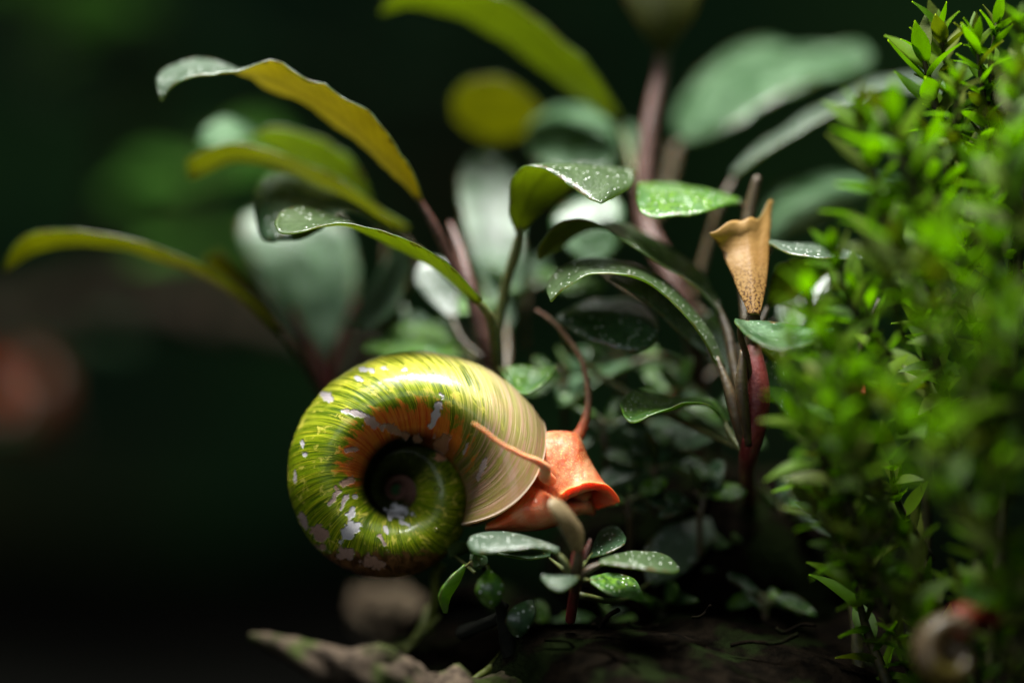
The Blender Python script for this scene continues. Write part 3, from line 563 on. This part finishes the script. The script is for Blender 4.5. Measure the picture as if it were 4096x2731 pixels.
    p = t.n('ShaderNodeBsdfPrincipled', {'Base Color': col, 'Roughness': t.math('MULTIPLY_ADD', deepf, .5, .34), 'Specular IOR Level': t.math('MULTIPLY_ADD', deepf, -.24, .28), 'Normal': b, 'Coat Weight': t.math('MULTIPLY_ADD', deepf, -.22, .24), 'Coat Roughness': .09})
    tr = t.n('ShaderNodeBsdfTranslucent', {'Color': t.mix(.5, col, (.75, .50, .14))})
    t.finish(t.n('ShaderNodeMixShader', {0: t.math('MULTIPLY_ADD', lip, .30, .14), 1: p, 2: tr}))
shell_material('shell')
def flesh(name, deep, mid, gold):
    t = NT(name); v = t.objmm(); tent = t.attr('tent').outputs['Fac']
    base = t.mix(t.ramp(t.noise(v, .8, 3), .35, .65), deep, mid)
    base = t.mix(tent, base, (.14, .09, .058))
    sp = t.math('MULTIPLY', t.ramp(t.noise(v, 9, 3, .7), .54, .63), t.attr('speck').outputs['Fac'])
    base = t.mix(sp, base, gold)
    base = t.mix(t.math('MULTIPLY', t.ramp(t.noise(v, 7, 2), .5, .7), t.math('MULTIPLY', tent, .6)), base, (.40, .27, .16))
    base = t.mix(t.attr('tan').outputs['Fac'], base, (.50, .30, .15))
    base = t.mix(t.attr('rim').outputs['Fac'], base, (.74, .27, .085))
    b = t.bump(t.noise(v, 6, 5, .7), .09, .8)
    p = t.n('ShaderNodeBsdfPrincipled', {'Base Color': base, 'Roughness': .5, 'Specular IOR Level': .28, 'Coat Weight': .10, 'Coat Roughness': .2, 'Normal': b, 'Subsurface Weight': t.math('MULTIPLY_ADD', tent, -.85, .85),
         'Subsurface Radius': (1.0, .32, .13), 'Subsurface Scale': .0007})
    t.finish(p)
flesh('flesh', (.58, .12, .042), (.60, .24, .115), (.85, .48, .19))

# main shell
R0 = 642/PPM; SC0 = P(1598, 1950, 1.0)
sn = empty('snail', P(2150, 2115, 0), 'red ramshorn snail with green algae covered shell grazing on the seedling', 'snail')
ns, nf = 1150, 168
S, Fi, V = shell_surface(ns, nf, 3.1, R0)
# the shell axis leans a little: its far side drops towards the lower left
ax, az = math.radians(5.5), math.radians(5.0)
Rx = np.array(((1, 0, 0), (0, math.cos(ax), math.sin(ax)), (0, -math.sin(ax), math.cos(ax))))
Rz = np.array(((math.cos(az), -math.sin(az), 0), (math.sin(az), math.cos(az), 0), (0, 0, 1)))
TILT = Rz@Rx
V = V.reshape(-1, 3)@TILT.T
xi = V[:, 0]; zi = V[:, 2]
V = V+SC0
s_, f_ = S.ravel(), np.abs(Fi.ravel())/180
near = (Fi.ravel() > 0)
ppx = 2048+V[:, 0]/((D+V[:, 1])/D/PPM); ppy = 1365.5-V[:, 2]/((D+V[:, 1])/D/PPM)
# where the algae film has flaked off (place on the shell, half length, half width, angle, 0 white .. 1 tan)
FLAKES = [(1590,2052,46,30,-10,0),(1465,1480,30,11,-12,0),(1535,1475,24,8,-10,0),(1435,1515,18,8,-20,0),(1310,1590,32,18,-25,.2),(1617,1478,13,7,30,.1),(1640,1500,14,8,10,.1),(1600,1508,11,8,0,.2),
          (1430,1655,50,12,-14,.35),(1490,1690,48,20,-28,.7),(1590,1725,45,18,-25,.9),(1745,1650,16,62,-16,.15),(1765,1785,36,52,-8,1),(1672,1755,30,14,-25,.9),
          (1400,1800,28,12,5,.8),(1222,1818,11,12,0,.1),(1210,1785,8,20,0,.1),(1385,1930,45,14,28,.8),(1375,2005,12,32,-25,.4),(1340,1985,10,40,-40,.6),(1410,2050,13,40,-22,.05),(1392,2118,36,48,-10,0),(1420,1985,11,10,0,.2),
          (1275,2135,30,30,20,.8),(1285,2190,28,16,-15,.8),(1385,2215,36,26,-25,.75),(1480,2245,48,26,-15,.85),(1625,2095,30,12,-25,0),(1545,2120,10,24,20,.1),(1530,2160,10,40,25,.6),(1240,1480,0.1,0.1,0,0),(1860,1800,8,30,-20,.5),(1930,1870,10,40,-18,.5),(1180,1890,6,40,0,.3),(1215,2080,16,30,20,.6)]
bare = np.zeros(len(V)); barec = np.zeros(len(V))
for (cx, cy, rx, ry, an, cc) in FLAKES:
    a_ = math.radians(an); dx = ppx-cx; dy = ppy-cy
    u = (dx*math.cos(a_)-dy*math.sin(a_))/rx; v = (dx*math.sin(a_)+dy*math.cos(a_))/ry
    m = near & (np.abs(u) < 2) & (np.abs(v) < 2) & (s_ < (470 if cy != 2052 else 760))
    d = np.sqrt(u*u+v*v)+.52*noise2(ppx/22, ppy/22, 91, 4)
    k = np.clip((1.0-d)/.16, 0, 1)*m
    hit = k > bare; bare[hit] = k[hit]; barec[hit] = cc
bare *= np.clip((f_-.0)/.02, 0, 1)
lip = np.clip(1-(s_-18*0)/78, 0, 1)**.6
pit = np.clip((f_-.42)/.42, 0, 1)*np.where(s_ < 150, 1, np.clip(1-(s_-150)/55, 0, 1))*np.clip((s_-12)/60, 0, 1)
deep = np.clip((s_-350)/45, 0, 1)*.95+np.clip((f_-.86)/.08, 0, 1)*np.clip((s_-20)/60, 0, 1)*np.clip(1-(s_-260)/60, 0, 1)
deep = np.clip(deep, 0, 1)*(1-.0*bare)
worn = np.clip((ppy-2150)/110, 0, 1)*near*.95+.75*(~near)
UVs = np.c_[s_/10, f_*1.0+(Fi.ravel() < 0)*7]
Fc = gridfaces(ns, nf, True)
shell = mesh('shell', V, Fc, 'shell', sn, uv=UVs, attrs=dict(pit=pit, lip=lip, bare=bare, barec=barec, deep=deep, worn=worn, edge=np.clip(1-s_/2.2, 0, 1), thin=np.clip(1-np.abs(s_-62)/75, 0, 1)*np.clip(1.25-f_*2.2, 0, 1)*near, core=np.clip((s_-640)/60, 0, 1)))  # thin masks the upper near whorl, where top light is painted as yellow
nn = shell.data.polygons[nf//4+nf*50].normal
so = shell.modifiers.new('thickness', 'SOLIDIFY'); so.thickness = .16*MM; so.offset = -1
# make sure the wall grows inwards
pc = shell.data.polygons[nf*40+nf*3//4]; vv = np.array(pc.center)/MM+basep(sn)-SC0
if Vector(pc.normal).dot(Vector((0, -1, 0))) < 0: shell.data.flip_normals()
# body: rings (left point, right point in the photo, depth half width, near side lift in photo px, depth)
def ringloft(rings, y0, seg=36, sharp=None):
    V = []
    for ri, (lx, ly, rx, ry, dy, up, yc) in enumerate(rings):
        sh_ = 0 if sharp is None else sharp[ri]
        y = y0+yc; A = P(lx, ly, y); B = P(rx, ry, y); c = (A+B)/2; e1 = (B-A)/2
        e2 = np.array((0, -dy, up/PPM))
        a = np.linspace(0, 2*np.pi, seg, endpoint=False)
        sn_ = np.sign(np.sin(a))*np.abs(np.sin(a))**(1+.5*sh_)
        wob = 1+sh_*(.07*np.sin(3*a+.8)+.05*np.sin(5*a+2.1)+.035*np.sin(9*a))
        V.append(c+np.outer(np.cos(a), e1)+np.outer(sn_*wob, e2*(1, 1, 0))+np.outer(np.where(sn_ > 0, sn_*wob, .3*sn_*wob), e2*(0, 0, 1)))
    n = len(rings); V = np.vstack(V); F = gridfaces(n, seg, True)
    F.append(tuple(range(seg))[::-1]); F.append(tuple(range((n-1)*seg, n*seg)))
    return V, F
def densify(r, n):
    r = np.array(r, float); return crom(np.c_[r[:, 0]/75, r[:, 1]/75, r[:, 6], r[:, [0,1,2,3,4,5,6]]], n)[:, 3:]
head = [(1990,1920,2060,1740,1.2,0,1.4),(2050,1930,2140,1735,1.4,0,1.2),(2115,1950,2225,1724,1.5,0,1.0),(2160,1972,2312,1738,1.6,0,.8),(2185,1995,2352,1820,1.7,6,.6),(2198,2012,2388,1885,1.8,22,.4),(2206,2026,2425,1940,1.95,55,.2),(2210,2036,2482,2003,2.2,104,0)]
inner = [(2216,2042,2483,2008,2.18,100,0),(2234,2046,2450,1996,1.98,82,.1),(2248,2030,2405,1972,1.6,34,.3),(2260,1990,2370,1935,1.2,4,.6),(2285,1950,2345,1905,.5,0,.8)]
parts = []
parts.append(ringloft(np.vstack((densify(head, 40), np.array(inner, float))), 0.4, 48, list(np.clip((np.arange(40)-24)/15, 0, 1))+[1, .9, .6, .3, 0]))
foot = [(1940,2120,1945,2095,1.0,0,.6),(2000,2122,2010,2050,1.9,0,.6),(2080,2125,2090,1950,2.2,0,.5),(2170,2118,2170,1950,2.3,0,.6),(2250,2095,2240,1985,2.2,0,1.0),(2310,2062,2300,1995,2.0,0,1.4),(2355,2058,2350,1990,1.6,0,1.6),(2374,2068,2372,2005,1.0,0,1.6),(2380,2062,2380,2030,.4,0,1.6)]
parts.append(ringloft(densify(foot, 30), .4))
lobe = [(2270,1990,2280,1950,.5,0,.6),(2300,2000,2330,1940,.7,0,.6),(2330,2005,2360,1960,.6,0,.6),(2350,2000,2370,1975,.3,0,.6)]
parts.append(ringloft(densify(lobe, 12), .4))
TF = PP([(2285,1775,1.6),(2325,1722,2.0),(2348,1650,2.4),(2352,1570,2.8),(2332,1455,3.2),(2285,1370,3.8),(2215,1290,4.4),(2142,1237,5)]); RF = np.array([34,23,16.5,14,12,10.5,9,6.5])/PPM
TN = PP([(2205,1925,-.6),(2178,1900,-2.0),(2180,1872,-2.8),(2150,1846,-3.4),(2085,1818,-4.0),(1995,1768,-4.5),(1935,1720,-4.8),(1890,1690,-5)]); RN = np.array([24,26,22,15,11,9,7.5,6])/PPM
for T_, R_ in ((TF, RF), (TN, RN)):
    v, f, _ = tubeVF(T_, R_, 14, 60); parts.append((v, f))
VV = []; FF = []; o_ = 0
for v, f in parts:
    VV.append(v); FF += [tuple(i+o_ for i in q) for q in f]; o_ += len(v)
me = bpy.data.meshes.new('tmp'); me.from_pydata(np.vstack(VV).tolist(), [], FF)
tmp = bpy.data.objects.new('tmp', me); COL.objects.link(tmp)
import bmesh
bm = bmesh.new(); bm.from_mesh(me); bmesh.ops.recalc_face_normals(bm, faces=bm.faces); bm.to_mesh(me); bm.free()
rm = tmp.modifiers.new('r', 'REMESH'); rm.mode = 'VOXEL'; rm.voxel_size = .052; rm.adaptivity = 0
smo = tmp.modifiers.new('s', 'SMOOTH'); smo.factor = .5; smo.iterations = 5
ev = tmp.evaluated_get(bpy.context.evaluated_depsgraph_get()); m2 = ev.to_mesh()
nv = len(m2.vertices); co = np.empty(nv*3, np.float32); m2.vertices.foreach_get('co', co); co = co.reshape(-1, 3).astype(float)
fc = [tuple(p.vertices) for p in m2.polygons]; ev.to_mesh_clear()
bpy.data.objects.remove(tmp); bpy.data.meshes.remove(me)
def dist_poly(co, pts):
    q = crom(pts, 60); return np.min(np.linalg.norm(co[:, None, :]-q[None], axis=2), axis=1), np.argmin(np.linalg.norm(co[:, None, :]-q[None], axis=2), axis=1)/59.
dF, tF = dist_poly(co, TF); dN, tN = dist_poly(co, TN)
tent = np.where(dF < .62, np.clip((tF-.04)/.25, 0, 1), 0)*.9+np.where(dN < .45, np.clip((tN-.15)/.35, 0, 1), 0)*.3
bx = 2048+co[:, 0]*PPM*D/(D+co[:, 1]); bz = 1365.5-co[:, 2]*PPM*D/(D+co[:, 1])
speck = np.clip(1-np.hypot((bx-2290)/110, (bz-1840)/130), 0, 1)**.4
RQ = ringloft([head[-1]], .4, 72)[0]; rimf = np.clip(1-np.array([np.min(np.linalg.norm(RQ-q, axis=1)) for q in co])/.55, 0, 1)
co[:, 1] += .035*noise2(bx/16, bz/45, 12, 2)*(tent < .2)*(bx > 2180)
co = co+.02*np.c_[noise2(co[:, 0]*2, co[:, 2]*2, 8), noise2(co[:, 0]*2, co[:, 1]*2+9, 9), noise2(co[:, 2]*2, co[:, 1]*2, 10)]
mesh('body', co, fc, 'flesh', sn, attrs=dict(tent=np.clip(tent, 0, 1), speck=speck, rim=rimf, tan=np.where(dN < .45, np.clip((tN-.12)/.2, 0, 1)*.85, 0)))

# air bubbles clinging to the shell
t = NT('bubble_skin'); t.finish(t.n('ShaderNodeMixShader', {0: t.n('ShaderNodeFresnel', {0: 1.3}), 1: t.n('ShaderNodeBsdfTransparent', {0: (.93, .96, .93)}), 2: t.n('ShaderNodeBsdfGlossy', {'Roughness': .03})}))
def ball(name, c, r, mat, label, cat, group, n=10, m=16):
    th = np.linspace(.001, np.pi-.001, n); ph = np.linspace(0, 2*np.pi, m, endpoint=False); T, Q = np.meshgrid(th, ph, indexing='ij')
    v = np.stack([np.sin(T)*np.cos(Q), np.sin(T)*np.sin(Q), np.cos(T)*.92], 2).reshape(-1, 3)*r+c
    return setp(mesh(name, v, gridfaces(n, m, True), mat, None, base=c), label, cat, group)
for (bx_, by_, br) in ((1747, 1955, 14), (1735, 1915, 10), (1718, 1912, 8), (1738, 1890, 6), (1745, 2120, 12), (1590, 2135, 8)):
    i = np.argmin(np.where(near & (s_ < 500), np.hypot(ppx-bx_, ppy-by_)+V[:, 1]*2, 1e9)); c = V[i]+np.array((0, -br/PPM*.7, 0))
    ball('air_bubble', c, br/PPM, 'bubble_skin', 'tiny round air bubble clinging to the green shell', 'bubble', 'air bubbles on the shell')

# two more snails, small and out of focus
flesh('flesh_dark', (.17, .016, .005), (.20, .034, .009), (.2, .08, .03))
simple('shell_tan', (.085, .055, .025), (.15, .11, .06), .9, .35, .5, .05, tfac=.25, trans=(.35, .25, .1), c3=(.09, .07, .01))
simple('shell_rust', (.060, .013, .005), (.075, .026, .010), .4, .4, .4, .05, tfac=.2, trans=(.8, .25, .06))
def small_snail(px, py, y, R, rot, label, smat):
    c = P(px, py, y); e = empty('snail', c, label, 'snail')
    S2, F2, V2 = shell_surface(160, 40, 2.6, R); V2 = V2.reshape(-1, 3)@np.array(Matrix.Rotation(rot[1], 3, 'Y')@Matrix.Rotation(rot[0], 3, 'Z')).T+c
    mesh('shell', V2, gridfaces(160, 40, True), smat, e)
    d = np.array(Matrix.Rotation(rot[1], 3, 'Y')@Matrix.Rotation(rot[0], 3, 'Z'))
    pts = np.array([(.45, 0, .05), (.85, 0, 0), (1.15, .1, -.25), (1.3, .1, -.55), (1.15, .1, -.8)])*R@d.T+c
    v, f, u = tubeVF(pts, np.array([.3, .36, .32, .24, .1])*R, 14, 24)
    mesh('body', v, f, 'flesh_dark', e, attrs=dict(tent=np.zeros(len(v)), speck=np.zeros(len(v)), rim=np.zeros(len(v)), tan=np.zeros(len(v))))
small_snail(95, 1560, 88, 4.2, (.9, 2.9), 'blurred rust orange snail far behind among dark plants', 'shell_rust')
small_snail(3805, 2625, -14, 2.35, (.5, -1.2), 'small tan snail with red body low in the moss', 'shell_tan')

# ------------------------------------------------------------------ moss clump
def moss_mat(name, c1, c2, tr, tf=.5):
    t = NT(name); v = t.objmm(); r = t.rand()
    f = t.math('ADD', t.math('MULTIPLY', r, .7), t.math('MULTIPLY', t.noise(v, 3, 3), .3))
    base = t.mix(f, c1, c2); tc = t.mix(f, tr, tuple(x*.6 for x in tr))
    p = t.n('ShaderNodeBsdfPrincipled', {'Base Color': base, 'Roughness': .5, 'Specular IOR Level': .15, 'Normal': t.bump(t.noise(v, 9, 2), .03, .5)})
    t.finish(t.n('ShaderNodeMixShader', {0: tf, 1: p, 2: t.n('ShaderNodeBsdfTranslucent', {'Color': tc})}))
moss_mat('moss_leaf', (.028, .080, .002), (.10, .165, .005), (.43, .70, .012), .60)
moss_mat('moss_leaf_old', (.05, .085, .008), (.10, .12, .02), (.35, .42, .03))
simple('moss_stem', (.02, .022, .006), (.05, .04, .012), 2, .6, .3, .05)
def moss_leaf_mesh(seed):
    r = hashn(seed); n, m = 7, 3; L = r.uniform(1.3, 1.85); W = r.uniform(.24, .36); bend = r.uniform(-.25, .55)
    u = np.linspace(0, 1, n); wv = W*np.sin(np.pi*np.clip(u*.93+.07, 0, 1)**.85)**.8*(1-u**6*.4); wv[-1] = .02
    V = []
    for side in (1, -1):
        for i in range(n):
            for j, q in enumerate((-1, 0, 1)):
                a = bend*u[i]
                V.append((q*wv[i], L*(math.sin(a+1e-6)/(bend+1e-6)) if abs(bend) > .01 else L*u[i], -L*(1-math.cos(a))/(bend+1e-6)+abs(q)*.35*wv[i]+side*.03*(q == 0)))
    F = gridfaces(n, m)+gridfaces(n, m, off=n*m, rev=True)
    me = bpy.data.meshes.new('moss_leaf'); 
    me.from_pydata((np.array(V)*MM).tolist(), [], F); me.polygons.foreach_set('use_smooth', np.ones(len(F), bool))
    me.materials.append(M['moss_leaf']); return me
LEAFM = [moss_leaf_mesh(200+i) for i in range(8)]
OLDM = []
for me in LEAFM[:4]:
    q = me.copy(); q.materials[0] = M['moss_leaf_old']; OLDM.append(q)
def moss_shoot(tip, base, bend, label, group, seed, scale=1.0, old=.1):
    r = random.Random(seed); tp = P(*tip); bp = P(*base)
    mid = (tp+bp)/2+np.array(bend)
    pts = crom([bp, mid, tp], 40); e = empty('moss_shoot', bp, label, 'moss', group)
    v, f, u = tubeVF([bp, mid, tp], np.array([.17, .13, .06])*scale, 6, 14); mesh('stem', v, f, 'moss_stem', e, uv=u)
    Lt = np.r_[0, np.cumsum(np.linalg.norm(np.diff(pts, axis=0), axis=1))]
    s = Lt[-1]*.12; az = r.uniform(0, 6.28)
    while s < Lt[-1]*1.0:
        i = min(int(np.searchsorted(Lt, s)), 38); T = Vector(pts[i+1]-pts[i]).normalized()
        az += 2.4+r.uniform(-.35, .35); frac = s/Lt[-1]
        ref = Vector((0, 1, .1)) if abs(T.y) < .8 else Vector((1, 0, 0)); N = T.cross(ref).normalized(); B = T.cross(N)
        out = N*math.cos(az)+B*math.sin(az)
        ang = math.radians(r.uniform(36, 66)*(1-.62*max(0, (frac-.72)/.28)))
        yv = (T*math.cos(ang)+out*math.sin(ang)).normalized(); xv = yv.cross(T).normalized(); zv = xv.cross(yv)
        Mx = Matrix((xv, yv, zv)).transposed().to_4x4(); Mx = Mx@Matrix.Rotation(r.uniform(-.5, .5), 4, 'Y')
        sc = scale*r.uniform(.8, 1.15)*(1-.35*max(0, (frac-.85)/.15))
        o = bpy.data.objects.new('leaf', r.choice(OLDM) if r.random() < old+.35*max(0, .35-frac) else r.choice(LEAFM)); COL.objects.link(o); o.parent = e
        o.matrix_local = Matrix.Translation(Vector((pts[i]-bp))*MM)@Mx@Matrix.Scale(sc, 4)
        s += .27*scale*r.uniform(.8, 1.25)*(1.0 if frac < .8 else .6)
TIPS = [(3760,110,0),(3690,215,-1),(3900,140,-3),(3985,90,-2),(4075,70,-5),(3830,300,-4),(3940,330,-1),(4060,300,-9),
        (3440,470,-7),(3545,450,-9),(3620,560,-8),(3730,560,-5),(3840,520,0),(3920,640,-6),(4040,560,-12),
        (3480,900,-9),(3580,960,-11),(3690,840,-6),(3760,930,-14),(3870,880,-3),(3980,960,-10),(4080,860,-2),
        (3330,985,-6),(3230,1180,-9),(3170,1290,-11),(3290,1330,-10),(3420,1170,-4),(3540,1200,-12),(3660,1200,-3),(3700,1330,1),(3960,1250,-12),(4060,1180,-14),
        (3140,1480,-10),(3220,1560,-12),(3340,1500,-5),(3440,1480,-9),(3560,1560,-14),(3620,1420,-3),(3880,1520,-13),(4010,1520,-10),(3760,1690,-16),
        (3110,1690,-7),(3180,1800,-8),(3300,1760,-4),(3420,1840,-6),(3560,1820,-3),(3680,1890,-11),(3850,1870,-9),(4000,1830,-14),(4080,1980,-6),
        (3140,1990,-6),(3250,2020,-4),(3350,2140,-5),(3480,2080,-8),(3620,2140,-5),(3760,2180,-10),(3920,2120,-8),(4060,2250,-12),(3560,2370,-4),(3420,2330,-3),(3700,2420,-3),(3960,2400,-6),(3640,2300,-7),(3850,2330,-5),(4060,2480,-9),(3580,2520,-3),(3660,2480,-8),(3500,2600,-5),(4000,2330,-11),(3780,2560,-4),(3940,2600,-6),(4080,2650,-7),(3680,2640,-2),(3480,2480,-1)]
for i, (x, z, y) in enumerate(TIPS):
    if (z > 1850 and i % 3 == 1) or (1000 < z <= 1850 and i % 5 == 2): continue
    y = y*1.15-1.2 if y < -3.5 else y*.8
    if z > 1400 and x < 3260: x += 90
    r = random.Random(900+i); ln = r.uniform(430, 640)*(1.0 if z < 1500 else .8)
    dx = (x-3350)/700*r.uniform(.2, .6)
    bxp = x+r.uniform(90, 260)*(1.15-(x-3100)/1100); bzp = z+ln
    if z < 250: lb, g = 'topmost moss shoot with separate finger like leaves against the black', 'moss shoots along the crest of the clump'
    elif z < 1000 and x < 3640: lb, g = 'moss shoot leaning out over the dark gap beside the blurred arching leaves', 'moss shoots leaning out of the upper clump'
    elif z < 1000: lb, g = 'bright moss shoot packed just under the crest of the clump', 'moss shoots under the crest of the clump'
    elif z < 1700 and x < 3450: lb, g = 'bright green moss shoot crowding the gold young leaf and red stem', 'moss shoots beside the red stemmed plant'
    elif z < 1700: lb, g = 'strongly blurred fresh green moss shoot in the thick middle of the clump', 'moss shoots in the middle of the clump'
    elif x < 3460: lb, g = 'dim moss shoot with drooping leaves spreading over the dark log', 'moss shoots over the dark log'
    else: lb, g = 'dim olive moss shoot above the small tan snail', 'moss shoots above the tan snail'
    moss_shoot((x, z, y), (bxp, bzp, y+r.uniform(0, 4)), (r.uniform(-.8, .2), r.uniform(-.6, .6), r.uniform(-.2, .5)), lb, g, i, r.uniform(1.1, 1.9), .18 if z < 1700 else .35)
# dark old growth inside the clump carries the shoots
for i, pts in enumerate(([(3650, 2800, 2), (3700, 2300, 3), (3720, 1800, 3), (3800, 1300, 4), (3880, 800, 5), (3900, 500, 5)], [(3450, 2800, 0), (3400, 2300, 1), (3330, 1900, 1), (3400, 1500, 2), (3520, 1200, 3)], [(3950, 2800, -4), (4000, 2200, -3), (4050, 1500, -2), (4080, 900, -1), (4090, 500, 0)], [(3420, 2000, -2), (3350, 1750, -2), (3330, 1650, -2)])):
    wood('moss_branch', pts, [26-3*j for j in range(len(pts))], 'moss_stem', ['dark brown main branch running up through the middle of the moss clump', 'dark brown branch along the edge of the moss clump beside the red stem', 'dark brown branch through the thickest side of the moss clump', 'short dark twig showing between the moss shoots'][i], 120+i, 8, 40, .2, 'branch')
simple('leaf_red', (.35, .05, .015), (.5, .12, .04), 1, .5, .3, .05, tfac=.35, trans=(.8, .15, .03))
def scrap(rows, mat, label):
    o = leaf(None, rows, mat, mat, None, c=.1, nm='withered_leaf'); return setp(o, label, 'leaf')
scrap([(3405,1465,-2,3425,1460,-2),(3395,1510,-2.4,3440,1500,-1.6),(3400,1550,-2.4,3460,1545,-1.6),(3445,1580,-2,3465,1575,-2)], 'leaf_red', 'small orange red withered leaf caught in the moss')
scrap([(3855,2335,-15,3880,2325,-14.6),(3858,2395,-15.4,3935,2350,-14),(3890,2425,-15.4,3970,2385,-14),(3935,2420,-15,3955,2405,-14.6)], 'leaf_top_algae', 'glinting bright green leaf scrap above the tan snail')

# ------------------------------------------------------------------ dim plants far behind
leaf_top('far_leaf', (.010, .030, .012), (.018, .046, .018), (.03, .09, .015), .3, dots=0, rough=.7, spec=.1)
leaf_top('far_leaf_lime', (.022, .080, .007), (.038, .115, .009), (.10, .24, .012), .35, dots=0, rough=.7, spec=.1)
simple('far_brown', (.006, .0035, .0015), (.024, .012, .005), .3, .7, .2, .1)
def far_plant(px, py, y, n, size, seed, mat, label):
    r = random.Random(seed); b = P(px, py, y); e = empty('dim_plant', b, label, 'plant', 'plants far behind in the dark')
    k = PPM*D/(D+y)
    tube('stem', [(px, py, y), (px+r.uniform(-40, 40), py-size*k*.8, y), (px+r.uniform(-60, 60), py-size*k*1.7, y)], [26, 22, 14], 'far_brown', e, 8)
    for i in range(n):
        a = r.uniform(.1, 3.04); l = size*r.uniform(.7, 1.2); hz = r.uniform(.2, 1.5)*size; dy = r.uniform(-8, 8); wd = l*r.uniform(.16, .26)
        x0, z0 = px, py-hz*k
        rows = []
        for f, ww in ((0, .15), (.3, .9), (.6, 1), (.85, .6), (1, .05)):
            X_ = x0+math.cos(a)*l*f*k; Z_ = z0-math.sin(a)*l*f*k*.8+f*f*l*k*.35
            rows.append((X_, Z_+ww*wd*k*.5, y+dy*f-ww*wd*.7, X_, Z_-ww*wd*k*.5, y+dy*f+ww*wd*.7))
        leaf(e, rows, mat, 'under_green', None, th=.3, N=14, Mc=7)
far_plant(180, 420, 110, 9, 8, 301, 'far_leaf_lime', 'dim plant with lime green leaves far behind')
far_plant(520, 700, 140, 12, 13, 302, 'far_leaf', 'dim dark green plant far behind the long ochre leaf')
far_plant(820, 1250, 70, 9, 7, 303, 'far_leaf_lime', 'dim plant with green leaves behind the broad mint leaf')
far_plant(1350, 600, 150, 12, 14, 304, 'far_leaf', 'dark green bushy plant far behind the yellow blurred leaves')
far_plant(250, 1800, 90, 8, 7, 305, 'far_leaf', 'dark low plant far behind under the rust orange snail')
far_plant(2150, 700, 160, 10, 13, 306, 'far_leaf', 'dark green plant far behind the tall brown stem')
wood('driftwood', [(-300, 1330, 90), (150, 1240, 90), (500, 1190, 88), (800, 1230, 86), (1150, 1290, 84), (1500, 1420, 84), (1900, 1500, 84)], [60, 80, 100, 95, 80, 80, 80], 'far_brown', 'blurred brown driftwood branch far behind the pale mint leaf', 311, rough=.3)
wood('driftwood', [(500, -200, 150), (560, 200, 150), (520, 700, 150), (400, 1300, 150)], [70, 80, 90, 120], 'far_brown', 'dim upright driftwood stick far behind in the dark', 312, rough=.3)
